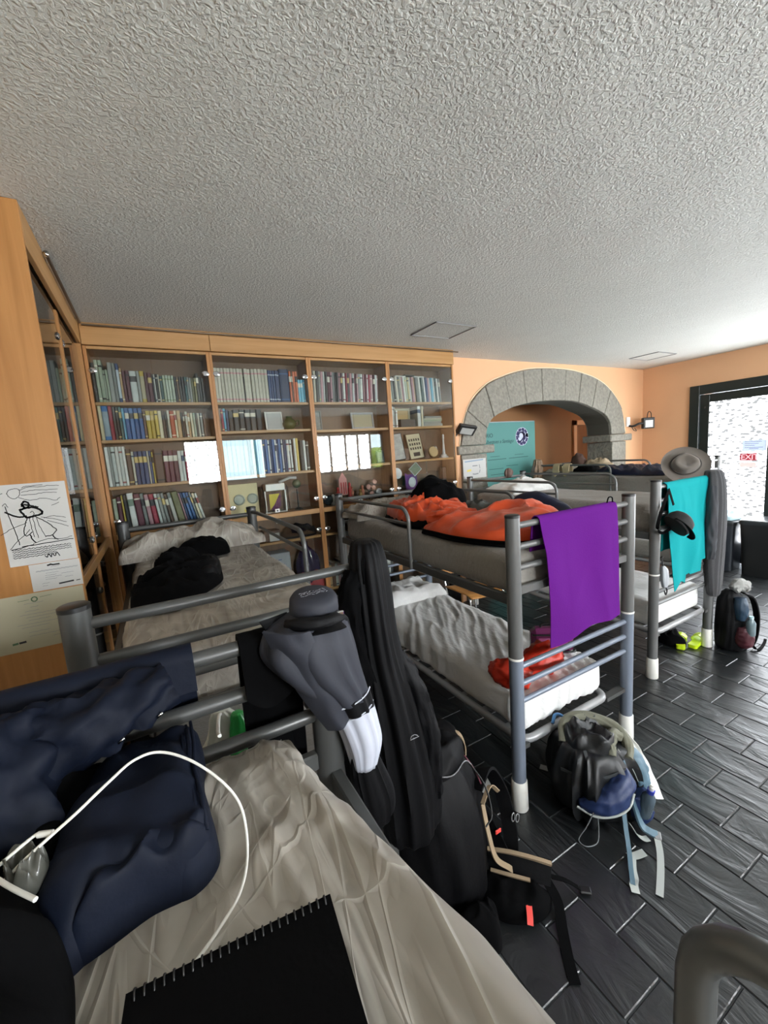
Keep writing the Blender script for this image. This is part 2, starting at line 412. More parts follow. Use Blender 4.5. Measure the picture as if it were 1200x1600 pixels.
def nonwoven(name, base, haze, k, str_=0.5):
    """thin translucent non-woven cover over a beige mattress: whiter haze where layers double, plus fold highlights painted as pale streaks"""
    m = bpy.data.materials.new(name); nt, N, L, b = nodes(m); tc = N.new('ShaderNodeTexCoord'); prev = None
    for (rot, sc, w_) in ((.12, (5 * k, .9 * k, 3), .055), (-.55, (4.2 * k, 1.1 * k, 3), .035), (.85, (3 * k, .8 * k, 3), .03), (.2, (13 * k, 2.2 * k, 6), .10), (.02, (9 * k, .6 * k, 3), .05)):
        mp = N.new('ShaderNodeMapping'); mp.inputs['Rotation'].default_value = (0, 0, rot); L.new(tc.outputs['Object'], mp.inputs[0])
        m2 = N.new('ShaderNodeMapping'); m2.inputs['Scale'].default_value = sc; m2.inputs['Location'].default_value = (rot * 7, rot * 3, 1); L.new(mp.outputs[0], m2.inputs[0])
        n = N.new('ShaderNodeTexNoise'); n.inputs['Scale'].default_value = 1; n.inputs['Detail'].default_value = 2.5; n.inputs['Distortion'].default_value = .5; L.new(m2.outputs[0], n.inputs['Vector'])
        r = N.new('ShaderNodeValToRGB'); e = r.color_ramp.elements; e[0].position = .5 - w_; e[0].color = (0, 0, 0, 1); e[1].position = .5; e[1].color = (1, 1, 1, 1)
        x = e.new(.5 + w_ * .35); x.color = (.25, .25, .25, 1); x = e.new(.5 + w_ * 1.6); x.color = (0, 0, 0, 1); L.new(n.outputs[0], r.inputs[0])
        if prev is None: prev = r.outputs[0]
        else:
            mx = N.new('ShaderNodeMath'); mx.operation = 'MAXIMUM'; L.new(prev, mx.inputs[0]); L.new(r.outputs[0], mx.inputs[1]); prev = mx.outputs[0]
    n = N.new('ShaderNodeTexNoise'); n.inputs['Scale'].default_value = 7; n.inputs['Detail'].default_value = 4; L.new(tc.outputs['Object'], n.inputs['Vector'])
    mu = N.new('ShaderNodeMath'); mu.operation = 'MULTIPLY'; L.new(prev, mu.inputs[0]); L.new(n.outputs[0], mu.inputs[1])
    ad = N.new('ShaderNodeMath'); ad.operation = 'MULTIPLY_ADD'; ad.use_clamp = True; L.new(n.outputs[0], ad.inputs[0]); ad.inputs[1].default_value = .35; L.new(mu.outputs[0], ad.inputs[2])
    mc = N.new('ShaderNodeMixRGB'); mc.inputs[1].default_value = (*hx(base), 1); mc.inputs[2].default_value = (*hx(haze), 1); L.new(ad.outputs[0], mc.inputs[0]); L.new(mc.outputs[0], b.inputs['Base Color'])  # streaks put the lit fold ridges into the base colour, over the cover's haze
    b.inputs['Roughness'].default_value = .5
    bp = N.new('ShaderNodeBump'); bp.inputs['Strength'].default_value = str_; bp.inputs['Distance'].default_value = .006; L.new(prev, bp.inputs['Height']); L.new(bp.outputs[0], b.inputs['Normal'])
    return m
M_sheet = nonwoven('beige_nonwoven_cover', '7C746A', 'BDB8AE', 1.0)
M_sheet_g = mat('grey_sheet', '86817A', 0.7, bump=(14, 0.4, 0.02, (2, 3, 3)), sheen=0.2)
M_sheet_w = mat('white_sheet', 'DCDCDA', 0.65, bump=(12, 0.35, 0.015, (3, 1.5, 3)), sheen=0.2)
M_black = mat('black_fabric', '050506', 0.9, bump=(90, 0.3, 0.002), spec=.08)
M_blacksh = mat('black_shell_fabric', '060608', 0.6, bump=(60, 0.35, 0.003), spec=.16)
M_navy = mat('navy_fabric', '0A1120', 0.65, bump=(25, 0.35, 0.006), spec=.18)
M_navysh = mat('navy_shiny_nylon', '0E1530', 0.32, bump=(25, 0.4, 0.006))
M_orange = mat('orange_nylon', 'CC4818', 0.42, bump=(22, 0.5, 0.008), sheen=0.1)
M_orange2 = mat('red_orange_nylon', 'B92C15', 0.42, bump=(25, 0.5, 0.008))
M_purple = mat('purple_microfibre', '55166F', 0.95, bump=(160, 0.5, 0.002), spec=.1)
M_teal = mat('turquoise_microfibre', '14888C', 0.95, bump=(160, 0.5, 0.002), spec=.1)
M_greyj = mat('slate_grey_softshell', '2A2C34', 0.65, bump=(40, 0.25, 0.003), spec=.3)
M_whitej = mat('white_softshell', 'B4B8C4', 0.6, bump=(40, 0.2, 0.003))
M_knit = mat('grey_knit', '39393B', 0.95, bump=(120, 0.6, 0.004), sheen=0.1)
M_paper = mat('paper', 'B9B9B6', 0.8)
M_paperc = mat('cream_paper', 'AAA68F', 0.8)
M_ink = mat('ink', '2A2A2C', 0.8)
M_inkg = mat('grey_ink', '85878A', 0.8)

def film_mat(name, L1, marks, tint=(1.0, 1.0, 1.0), scale=1.0):
    """daylit frosted film printed with small leaf marks: the print is opaque, the film glows with the daylight behind it"""
    m = bpy.data.materials.new(name); m.use_nodes = True; nt = m.node_tree; N = nt.nodes; L = nt.links; N.clear()
    out = N.new('ShaderNodeOutputMaterial'); em = N.new('ShaderNodeEmission'); tc = N.new('ShaderNodeTexCoord')
    mp = N.new('ShaderNodeMapping'); mp.inputs['Scale'].default_value = (15 * scale, 15 * scale, 26 * scale); mp.inputs['Rotation'].default_value = (0.6, 0.7, 0.6)
    L.new(tc.outputs['Object'], mp.inputs[0])
    v = N.new('ShaderNodeTexVoronoi'); v.inputs['Scale'].default_value = 1.0; L.new(mp.outputs[0], v.inputs['Vector'])
    n = N.new('ShaderNodeTexNoise'); n.inputs['Scale'].default_value = 1.9; n.inputs['Detail'].default_value = 1.5; n.inputs['Distortion'].default_value = 1.4
    L.new(mp.outputs[0], n.inputs['Vector'])
    r = N.new('ShaderNodeValToRGB'); r.color_ramp.elements[0].position = 0.40; r.color_ramp.elements[1].position = 0.48
    L.new(v.outputs['Distance'], r.inputs[0])
    r2 = N.new('ShaderNodeValToRGB'); r2.color_ramp.elements[0].position = 0.56; r2.color_ramp.elements[1].position = 0.62
    L.new(n.outputs[0], r2.inputs[0])
    mxx = N.new('ShaderNodeMath'); mxx.operation = 'MAXIMUM'; L.new(r.outputs[0], mxx.inputs[0]); mxx.inputs[1].default_value = 0.0
    mc = N.new('ShaderNodeMixRGB'); mc.inputs[1].default_value = (marks * .97, marks, marks * 1.02, 1); mc.inputs[2].default_value = (tint[0] * L1, tint[1] * L1, tint[2] * L1, 1)
    L.new(mxx.outputs[0], mc.inputs[0]); L.new(mc.outputs[0], em.inputs[0]); em.inputs[1].default_value = 1.0
    L.new(em.outputs[0], out.inputs[0])
    return m
M_film_door = film_mat('daylit_film_door', DOOR_L, 0.50, (0.93, 0.98, 1.03))
M_film_win = film_mat('daylit_film_window', WIN_L, 9.0, (0.95, 0.99, 1.03))

# ------------------------------------------------------------------ the room
ZC = 2.807; XL = -0.80; XR = 6.72; YB = 3.70; YF = -2.6
def st(o): o['kind'] = 'structure'; return o
floor = st(MB().box(XL - .1, 8.7, YF - .1, 5.4, -0.12, -0.005).put('floor', M_grout))
# slate tiles 20 x 30 cm in running bond; the nearest 300 in view are parts, the rest one joined part
tile_me = None; tiles = []
for k in range(-10, 37):
    xa = 1.265 + 0.2 * k
    off = 1.21 if k % 2 else 1.06
    for n in range(-14, 15):
        ya = off + 0.3 * n
        if ya + 0.3 < YF or ya > 5.3: continue
        cx, cy = xa + 0.1, ya + 0.15
        if cx < XL or cx > 8.6: continue
        if cy > YB + 0.37 and cx < 2.95: continue
        if cx > XR and cy < YB: continue
        vis = cy > -0.1 and cx > 0.55 and cy < 0.15 + 0.75 * cx + 1.0 and cy > -0.15 + 0.02 * cx
        tiles.append((0 if vis else 1, math.hypot(cx, cy), cx, cy))
tiles.sort(); rnd = random.Random(4)
tb = MB().box(-0.0975, 0.0975, -0.1475, 0.1475, -0.02, 0.0, 0.003)
rest = MB()
for i, (vis, d, cx, cy) in enumerate(tiles):
    dz = rnd.uniform(-0.0018, 0.0004)
    if vis == 0 and i < 295:
        if tile_me is None:
            o = put('tile', tb.v, tb.f, M_slate, floor, False); tile_me = o.data
            o.data.transform(Matrix.Translation(wloc(floor)))
        else:
            o = bpy.data.objects.new('tile', tile_me); C.objects.link(o); o.parent = floor
        o.location = Vector((cx, cy, dz)) - floor.location
    else:
        rest.box(cx - 0.0975, cx + 0.0975, cy - 0.1475, cy + 0.1475, -0.02, dz)
o = rest.put('tile_paving', M_slate, floor); o['kind'] = 'stuff'

st(MB().box(XL - .1, XR + .1, YF - .1, YB + .38, ZC, ZC + .1).put('ceiling', M_ceil))
st(MB().box(XL - .1, XL, YF, 4.1, -0.1, ZC).put('wall_left', M_white_wall))
# arch: joints as (outer, inner) points in X, Z
J = [((3.08, 1.835), (3.46, 1.835)), ((3.19, 2.227), (3.489, 2.017)), ((3.473, 2.50), (3.597, 2.148)), ((3.782, 2.622), (3.884, 2.25)),
     ((4.097, 2.698), (4.151, 2.302)), ((4.429, 2.736), (4.442, 2.333)), ((4.895, 2.738), (4.876, 2.342)), ((5.223, 2.705), (5.153, 2.317)),
     ((5.558, 2.635), (5.443, 2.246)), ((5.868, 2.490), (5.72, 2.155)), ((6.151, 2.215), (5.867, 2.02)), ((6.245, 1.86), (5.90, 1.86))]
outc = cr([(a[0], a[1], 0) for a, b in J], 6); innc = cr([(b[0], b[1], 0) for a, b in J], 6)
poly = [(XL, 0), (3.08, 0)] + [(p.x, p.y) for p in outc] + [(6.245, 0), (XR + .1, 0), (XR + .1, ZC), (XL, ZC)]
wall_back = st(MB().prism(poly, 1, YB, YB + 0.37).put('wall_back', M_wall))
rs = random.Random(11)
for i in range(len(J) - 1):
    oc = outc[i * 6:i * 6 + 7]; ic = innc[i * 6:i * 6 + 7]
    cx = sum(p.x for p in oc + ic) / 14; cz = sum(p.y for p in oc + ic) / 14
    pl = [(p.x, p.y) for p in oc] + [(p.x, p.y) for p in reversed(ic)]
    pl = [(cx + (x - cx) * 0.985, cz + (z - cz) * 0.985) for x, z in pl]
    yo = YB - 0.018 - rs.uniform(0, 0.012)
    o = MB().prism(pl, 1, yo, YB + 0.375).put('arch_stone', M_granite, wall_back, False)
    bv = o.modifiers.new('bevel', 'BEVEL'); bv.width = 0.006; bv.segments = 1; bv.limit_method = 'ANGLE'
for (x0, x1, zz) in ((3.08, 3.462, 1.735), (5.902, 6.245, 1.755)):
    zs = [0, 0.42, 0.98, 1.42, zz] if x0 < 4 else [0, 0.55, 1.05, zz]
    for a, b in zip(zs[:-1], zs[1:]):
        MB().box(x0, x1, YB - 0.02 - rs.uniform(0, .008), YB + 0.375, a + 0.003, b - 0.003, 0.006).put('pillar_stone', M_granite, wall_back)
MB().box(3.01, 3.56, YB - 0.06, YB + 0.40, 1.737, 1.832, 0.012).put('impost_stone', M_granite, wall_back)
MB().box(5.82, 6.35, YB - 0.06, YB + 0.40, 1.757, 1.857, 0.012).put('impost_stone', M_granite, wall_back)
MB().box(3.08, 6.245, YB + 0.003, YB + 0.35, 0, 0.001).put('sill_mortar', M_grout, wall_back)
MB().tube([(p.x, YB - 0.004, p.y) for p in cr([(3.07, 1.84, 0)] + [(p.x + (p.x - 4.66) * .006, p.y + .008, 0) for p in outc[3::5]] + [(6.26, 1.87, 0)], 4)], 0.007, 6).put('plaster_bead', mat('cream_bead', 'DED0B4', 0.6), wall_back, True)
MB().prism([(p.x, p.y) for p in cr([(b[0], b[1], 0) for a, b in J], 3)][::-1] + [(p.x + (p.x - 4.66) * .012, p.y + 0.012) for p in cr([(b[0], b[1], 0) for a, b in J], 3)], 1, YB + .02, YB + .355).put('joint_mortar', mat('dark_mortar', '4E4B43', 0.9), wall_back)
# alcove behind the arch
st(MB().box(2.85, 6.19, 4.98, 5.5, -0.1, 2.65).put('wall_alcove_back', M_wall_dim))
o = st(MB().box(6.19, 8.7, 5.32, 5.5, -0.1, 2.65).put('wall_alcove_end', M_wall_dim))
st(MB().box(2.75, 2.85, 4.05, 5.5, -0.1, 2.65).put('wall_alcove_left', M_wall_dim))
st(MB().box(8.6, 8.7, 3.6, 5.5, -0.1, 2.65).put('wall_alcove_right', M_wall))
st(MB().box(XR + .1, 8.7, 3.62, 3.72, -0.1, 2.65).put('wall_alcove_front', M_wall))
st(MB().box(2.75, 8.7, YB + .365, 5.5, 2.62, 2.7).put('ceiling_alcove', M_ceil))
d2 = st(MB().box(7.34, 8.2, 5.285, 5.32, 0, 2.1, 0.004).put('door_2', wood('brown_door', '8A5C38', '774B2B', 2)))
MB().box(7.24, 7.335, 5.27, 5.32, 0, 2.2, 0.006).put('door_casing', M_wall, d2)
MB().box(7.24, 8.3, 5.27, 5.32, 2.105, 2.2, 0.006).put('door_casing', M_wall, d2)
# right wall with the glazed door
st(MB().box(XR, XR + .14, 3.05, YB, -0.1, ZC).put('wall_right', M_wall))
st(MB().box(XR, XR + .14, YF, 3.05, 2.435, ZC).put('wall_right_lintel', M_wall))
st(MB().box(XR, XR + .14, YF, -0.94, -0.1, 2.435).put('wall_right_rear', M_wall))
d1 = st(MB().box(XR - .03, XR + .1, 2.93, 3.05, 0, 2.435, 0.004).put('door_1', M_dark))
MB().box(XR - .03, XR + .1, -0.94, 2.93, 2.31, 2.435, 0.004).put('door_frame', M_dark, d1)
for k, (a, b) in enumerate(((2.13, 2.925), (1.34, 2.12), (0.72, 1.33), (-0.10, 0.70), (-0.92, -0.12))):
    MB().box(XR - .01, XR + .05, b - .11, b, 0.02, 2.305, 0.004).put('stile', M_dark, d1)
    MB().box(XR - .01, XR + .05, a, a + .055, 0.02, 2.305, 0.004).put('stile', M_dark, d1)
    MB().box(XR - .01, XR + .05, a + .055, b - .11, 2.195, 2.305, 0.004).put('door_rail', M_dark, d1)
    MB().box(XR - .01, XR + .05, a + .055, b - .11, 0.02, 0.30, 0.004).put('door_rail', M_dark, d1)
    MB().box(XR + .015, XR + .022, a + .05, b - .105, 0.29, 2.20).put('frosted_pane', M_film_door, d1)
MB().lathe([(0, 0), (.014, 0), (.014, .012), (0, .012)], (0, 0, 0), 10, Matrix.Translation((XR - .012, 2.86, 2.13)) @ Matrix.Rotation(R(-90), 4, 'Y')).put('door_closer_screw', M_chrome, d1)
MB().box(XR - .022, XR - .01, 2.45, 2.50, 2.36, 2.372, 0.002).put('door_catch', M_chrome, d1)
# the wall behind the camera with its windows
wb = MB(); ZS = 1.42
for a, b in ((XL, 0.62), (2.28, 3.46), (5.36, XR + .14)): wb.box(a, b, YF - .12, YF, -0.1, ZC)
for a, b in ((0.62, 2.28), (3.46, 5.36)): wb.box(a, b, YF - .12, YF, 2.40, ZC).box(a, b, YF - .12, YF, -0.1, ZS)
st(wb.put('wall_front', M_wall))
def window(name, x0, x1, xs, clear=()):
    f = MB().box(x0, x1, YF - .09, YF + .01, 2.34, 2.40).box(x0, x1, YF - .09, YF + .01, ZS, ZS + .06).box(x0, x0 + .03, YF - .09, YF + .01, ZS, 2.40).box(x1 - .03, x1, YF - .09, YF + .01, ZS, 2.40)
    f = st(f.put(name, M_dark))
    for i, (a, b) in enumerate(zip(xs[:-1], xs[1:])):
        if i: MB().box(a - .02, a + .02, YF - .08, YF + .01, ZS + .06, 2.34).put('mullion', M_dark, f)
        MB().box(a, b, YF - .05, YF - .044, ZS + .04, 2.36).put('clear_pane' if i in clear else 'frosted_pane', M_clear if i in clear else M_film_win, f)
window('window_1', 0.62, 2.28, (0.62, 1.31, 2.08, 2.28), clear=(1, 2))
window('window_2', 3.46, 5.36, (3.46, 3.87, 4.28, 4.62, 4.97, 5.36), clear=(4,))
def hedge_mat():
    m = mat('hedge_leaves', '8FA83A', 0.6, var=(14, 0.6)); return m
hv = rbox('garden_hedge', 3.5, 9.5, -5.2, -4.2, -0.1, 2.0, 0.3, 0.12, hedge_mat(), disp=lambda p, n: n * 0.16 * nz(p.x * 3, p.y * 3, p.z * 3))
tag(hv, 'yellow-green garden hedge outside, mirrored in the bookcase glass', 'hedge')
st(MB().box(-1, 12, -7, YF - .12, -0.2, -0.11).put('ground_outside', mat('paving_outside', '8A8A84', 0.8)))
# ceiling access hatches
for (x0, x1, y0, y1, lb) in ((2.095, 2.51, 2.735, 3.10, 'square flush ceiling access hatch with thin metal rim above the bookcase end'),
                              (5.555, 5.97, 2.88, 3.24, 'square flush ceiling access hatch with thin rim in front of the stone arch')):
    t = thing('ceiling_hatch', ((x0 + x1) / 2, (y0 + y1) / 2, ZC), lb, 'hatch')
    MB().box(x0, x1, y0, y1, ZC - .002, ZC + .002).put('hatch_panel', M_ceil, t)
    r_ = .006
    for q in ((x0, x1, y0, y0 + r_), (x0, x1, y1 - r_, y1), (x0, x0 + r_, y0, y1), (x1 - r_, x1, y0, y1)):
        MB().box(*q, ZC - .008, ZC).put('rim', M_steel_l, t)

# ------------------------------------------------------------------ bookcases along the back wall
YC = 3.45
DIV = [-0.30, 0.485, 1.269, 2.045, 2.825]
ORD = ['leftmost', 'second', 'third', 'rightmost']
SHELF = [(2.294, 2.035, 1.708), (2.294, 2.070, 1.712), (2.294, 2.055, 1.722), (2.294, 2.055, 1.725)]
T = 0.021
def door_hw(parent, x, z, y):      # round glass hinge plate seen as a small oval
    o = MB().lathe([(0, -.006), (.017, -.006), (.020, -.003), (.020, .003), (.017, .006), (0, .006)], (x, y, z), 14, Matrix.Rotation(R(90), 4, 'X') @ Matrix.Scale(1.25, 4, (1, 0, 0))).put('hinge', M_whitepl if False else M_chrome, parent, True, 40)
    return o
for b in range(4):
    x0, x1 = DIV[b], DIV[b + 1]
    t = thing('bookcase', ((x0 + x1) / 2, YC + .12, 0), '%s of four tall oak bookcase bays with glass doors along the back wall' % ORD[b], 'bookcase', 'oak bookcase bays along the back wall')
    MB().box(x0, x0 + T, YC, YB - .002, 0, 2.66, .002).put('side_panel', M_oak, t)
    MB().box(x1 - T, x1, YC, YB - .002, 0, 2.66, .002).put('side_panel', M_oak, t)
    MB().box(x0 + T, x1 - T, YB - .016, YB - .004, 0.08, 2.66).put('back_panel', M_back, t)
    MB().box(x0 + T, x1 - T, YC + .004, YB - .017, 2.640, 2.66, .002).put('top_panel', M_oakx, t)
    MB().box(x0 + T, x1 - T, YC, YB - .017, 1.330, 1.372, .002).put('middle_board', M_oakx, t)
    MB().box(x0 + T, x1 - T, YC + .01, YB - .017, 0.05, 0.09, .002).put('bottom_panel', M_oakx, t)
    MB().box(x0 + T, x1 - T, YC + .03, YC + .045, 0.0, 0.05).put('plinth', M_oakx, t)
    for z in SHELF[b]: MB().box(x0 + T, x1 - T, YC + .028, YB - .017, z - .022, z, .002).put('shelf', M_oakx, t)
    for z in (1.13, 0.62): MB().box(x0 + T, x1 - T, YC + .028, YB - .017, z - .022, z, .002).put('shelf', M_oakx, t)
    xm = (x0 + x1) / 2
    for (a, c, hxx) in ((x0 + T + .002, xm - .002, x0 + T + .018), (xm + .002, x1 - T - .002, x1 - T - .018)):
        d = MB().box(a, c, YC + .006, YC + .011, 1.376, 2.637).put('glass_door', M_glass, t)
        door_hw(d, hxx, 2.50, YC + .003); door_hw(d, hxx, 1.46, YC + .003)
        d = MB().box(a, c, YC + .006, YC + .011, 0.10, 1.327).put('lower_glass_door', M_glass, t)
        door_hw(d, hxx, 1.18, YC + .003)
    l = MB().box(xm - .02, xm + .02, YC - .003, YC + .006, 1.382, 1.412, .002).put('lock_plate', M_whitepl, t)
    MB().lathe([(0, 0), (.007, 0), (.007, .004), (0, .004)], (xm, YC - .004, 1.397), 10, Matrix.Rotation(R(90), 4, 'X')).put('lock_cylinder', M_blackpl, l)
    l = MB().box(xm - .02, xm + .02, YC - .003, YC + .006, 1.288, 1.318, .002).put('lock_plate', M_whitepl, t)
    MB().lathe([(0, 0), (.007, 0), (.007, .004), (0, .004)], (xm, YC - .004, 1.303), 10, Matrix.Rotation(R(90), 4, 'X')).put('lock_cylinder', M_blackpl, l)
t = thing('cornice', (1.26, YC, 2.66), 'long oak fascia board closing the gap above the back wall bookcases', 'cornice')
xs = [-.30, .500, 2.830]
for a, b in zip(xs[:-1], xs[1:]): MB().box(a + .0015, b - .0015, YC - .012, YB - .002, 2.664, ZC - .002, .002).put('fascia_board', M_oakx, t)
t = thing('curtain_rail', (1.28, YC - .03, 2.775), 'thin dark metal curtain rail running along the top of the back bookcases', 'rail')
MB().tube([(-.28, YC - .035, 2.783), (2.87, YC - .035, 2.783)], .007, 8).put('rod', mat('bronze', '6B5B4A', .3, .8), t, True, 60)
for x in (-.1, .7, 1.5, 2.3, 2.8): MB().box(x - .006, x + .006, YC - .035, YC - .012, 2.777, 2.789).put('bracket', M_chrome, t)

# left wall cabinet, seen from its end
XC = -0.30
t = thing('side_cabinet', (-.55, 2.75, 0), 'tall oak cabinet on the left wall with papers taped to its end panel', 'cabinet')
MB().box(XL + .002, XC, 2.036, 2.058, 0, ZC - .002, .002).put('end_panel', M_oak, t)
MB().box(XC - .02, XC, 2.059, YC - .013, 2.664, ZC - .003, .002).put('fascia_board', M_oaky, t)
MB().box(XL + .002, XC - .03, 2.059, YC, 2.640, 2.655, .002).put('top_panel', M_oaky, t)
MB().box(XL + .002, XL + .014, 2.059, YC, .05, 2.64).put('back_panel', M_back, t)
MB().box(XL + .015, XC - .012, 2.059, YC - .002, 1.325, 1.372, .002).put('middle_board', M_oaky, t)
MB().box(XC - .05, XC - .018, 2.70, 2.75, 0, 2.64, .002).put('stile', M_oak, t)
MB().box(XC - .05, XC - .002, YC - .045, YC - .002, 0, 2.66, .002).put('stile', M_oak, t)
for z in (2.294, 2.05, 1.71, 1.13, .62): MB().box(XL + .015, XC - .055, 2.059, YC - .003, z - .022, z, .002).put('shelf', M_oaky, t)
for (a, c, hy) in ((2.07, 2.69, 2.66), (2.76, 3.395, 2.79)):
    for z0, z1, zz in ((1.376, 2.637, (2.50, 1.46)), (.10, 1.32, (1.18,))):
        d = MB().box(XC - .030, XC - .024, a, c, z0, z1).put('glass_door', M_glass, t)
        for z in zz:
            MB().lathe([(0, -.012), (.016, -.012), (.019, -.008), (.019, .004), (.010, .01), (0, .012)], (XC - .024, hy, z), 14, Matrix.Rotation(R(90), 4, 'Y')).put('hinge', M_chrome, d, True, 40)
t = thing('curtain_rail', (-.28, 3.0, 2.78), 'short dark metal rail on the fascia of the left cabinet', 'rail')
MB().tube([(-.285, 2.42, 2.785), (-.285, 3.38, 2.785)], .008, 8).put('rod', mat('bronze_dark', '4D4036', .35, .7), t, True, 60)
MB().lathe([(0, -.012), (.012, -.006), (.012, .006), (0, .012)], (-.285, 2.415, 2.785), 10, Matrix.Rotation(R(90), 4, 'X')).put('finial', M_chrome, t, True)
for y in (2.5, 3.3): MB().box(-.30, -.285, y - .006, y + .006, 2.779, 2.791).put('bracket', M_chrome, t)

# ------------------------------------------------------------------ books
BM = {}
def bmat(c):
    if c not in BM: BM[c] = mat('cover_' + c, c, 0.5, var=(30, 0.12))
    return BM[c]
M_pages = mat('book_pages', 'C9C2AE', 0.8)
CN = {'E': 'cream', 'W': 'white', 'L': 'pale green', 'G': 'grey', 'D': 'dark grey', 'K': 'black', 'N': 'navy', 'B': 'blue', 'S': 'sky blue', 'T': 'teal',
      'R': 'crimson', 'M': 'maroon', 'O': 'orange', 'Y': 'yellow', 'A': 'tan', 'C': 'brown', 'V': 'olive', 'P': 'dusty pink', 'I': 'ivory'}
CC = {'E': ('C4BA98', 'BDB28C', 'CFC7AB'), 'W': ('C9CCC6', 'D6D8D4', 'BFC6C2'), 'L': ('A3AE9A', '98A48F', 'ADB7A6'), 'G': ('7D817E', '8E918C', '6F7471'),
      'D': ('33322F', '3D3B37', '2B2B2A'), 'K': ('161616', '1C1B1A', '121213'), 'N': ('22335A', '1E2C4C', '293E68'), 'B': ('355F94', '2E568A', '426EA3'),
      'S': ('5FA3BD', '6FB0C6', '5796B3'), 'T': ('35595A', '3E6664', '2C4C4C'), 'R': ('952A3E', 'A2304A', '861F33'), 'M': ('4E1D2A', '5B2433', '431823'),
      'O': ('B5562F', 'C2653A', 'A84C28'), 'Y': ('C0A84A', 'CDB559', 'B29A3D'), 'A': ('A68860', 'B3946B', '977A54'), 'C': ('5A4232', '66503D', '4C382B'),
      'V': ('6C6B47', '787651', '5E5D3C'), 'P': ('A98086', 'B58F93', '93696F'), 'I': ('BDB9A8', 'B6B2A2', 'C4C0B0')}
def nth(n):
    words = 'zeroth first second third fourth fifth sixth seventh eighth ninth tenth eleventh twelfth thirteenth fourteenth fifteenth sixteenth seventeenth eighteenth nineteenth twentieth'.split()
    if n <= 20: return words[n]
    return 'twenty-' + words[n - 20] if n < 30 else ('thirtieth' if n == 30 else 'thirty-' + words[n - 30])
def book_mesh(w_, d, h, col, band, rn, axis):
    z = [0, .07, .11, .62, .66, .84, .88, 1.0]; mb = MB(); y0, y1 = -d / 2, d / 2; x0, x1 = -w_ / 2, w_ / 2
    pr = [(x0 + .0012, y1), (x0, y0 + .004), (x0 + w_ * .18, y0), (x1 - w_ * .18, y0), (x1, y0 + .004), (x1 - .0012, y1)]
    vs = [(p[0], p[1], zz * h) for zz in z for p in pr]; fs = []; mi = []
    for i in range(7):
        for k in range(6):
            fs.append((i * 6 + k, i * 6 + (k + 1) % 6, (i + 1) * 6 + (k + 1) % 6, (i + 1) * 6 + k))
            mi.append(1 if (band == 1 and i in (4,)) or (band == 2 and i in (1, 5)) or (band == 3 and i in (2, 3, 4)) and k in (1, 2, 3) else 2 if k == 5 else 0)
    fs += [tuple(reversed(range(6))), tuple(range(42, 48))]; mi += [0, 2]
    mb.v = vs; mb.f = fs; mb.m = mi
    return mb
def shelf_books(spec, xa, xb, z, yc, d, place, group, seed, axis='x', lean=0, hs=(.20, .25), kind='book', skip=()):
    """spec: list of (colour key, width factor[, height, band]); spread over xa..xb"""
    rn = random.Random(seed); tot = sum(s[1] for s in spec); fan = lean < -5; extra = .27 * math.tan(R(abs(lean)))
    u = (xb - xa - .004 - extra) / tot; x = xa + (extra if lean < 0 and not fan else 0); pa = 0.0
    for n, s in enumerate(spec):
        c, wf = s[0], s[1]; w_ = wf * u
        if c == '_': x += w_; continue
        a = R(lean * n / (len(spec) - 1)) if fan else (R(lean) if lean else R(rn.uniform(-.12, .12)))
        if fan: x += .27 * (math.tan(abs(a)) - math.tan(abs(pa))); pa = a
        h = s[2] if len(s) > 2 and s[2] else rn.uniform(*hs); band = s[3] if len(s) > 3 else rn.choice((0, 0, 1, 2))
        col = rn.choice(CC[c]); bc = rn.choice(('D8D4C4', 'C8B070', '1E1E22')) if c not in 'WEI' else rn.choice(('8A3A3A', '2F4A6A', '3A3A3A'))
        if len(s) > 4: bc = s[4]
        mb = book_mesh(w_ * .93 * math.cos(a), d, h, col, band, rn, axis)
        dy = rn.uniform(-.010, .012); cw = w_ * .5 * abs(math.cos(a)) ; zz = z + .0008 + abs(math.sin(a)) * w_ * .48
        Mx = Matrix.Rotation(a, 4, 'Y')
        if axis == 'x': loc = (x + w_ / 2, yc + dy, zz)
        else: loc = (yc + dy, x + w_ / 2, zz); Mx = Matrix.Rotation(R(90), 4, 'Z') @ Mx
        vs = [tuple((Mx @ Vector(v)) + Vector(loc)) for v in mb.v]
        o = put(kind, vs, mb.f, [bmat(col), bmat(bc), M_pages], None, False, mb.m)
        lb = '%s %s, %s from the left %s' % (CN[c], kind, nth(n + 1), place)
        tag(o, lb, kind, group)
        x += w_
YBK = YC + .125; DB = .155
a0, a1 = DIV[0] + T + .004, DIV[1] - T - .03
shelf_books([('D', 1, .265), ('L', 1, .285), ('L', 1.1, .285), ('L', .7, .22), ('L', .7, .22), ('G', 1.3, .27), ('G', 1, .27), ('N', .9, .265, 3, 'B9C4CC'), ('A', .7, .235), ('M', 1, .22), ('M', 1.1, .22, 2),
    ('W', 2.1, .22, 1, '3A3A3A'), ('G', .9, .22), ('Y', 1.4, .22, 3, 'A9A183'), ('M', 1, .21), ('M', 1.3, .21), ('K', .5, .20), ('W', .5, .20), ('K', .8, .20), ('I', .5, .20), ('T', .9, .19), ('L', .9, .195, 2, '7D8F6A'), ('L', .9, .195, 2, '7D8F6A'),
    ('L', .9, .195, 2, '7D8F6A'), ('L', .9, .195, 2, '7D8F6A'), ('D', .8, .185), ('C', .7, .185), ('D', .8, .185), ('K', 1, .185), ('T', .8, .185), ('G', .7, .185), ('G', .8, .18), ('V', .8, .18), ('V', .8, .18), ('D', 1, .215), ('D', .8, .19), ('D', .8, .18)],
    a0, a1, 2.294, YBK, DB, 'on the top shelf of the leftmost bay', 'books on the top shelf of the leftmost bay', 1)
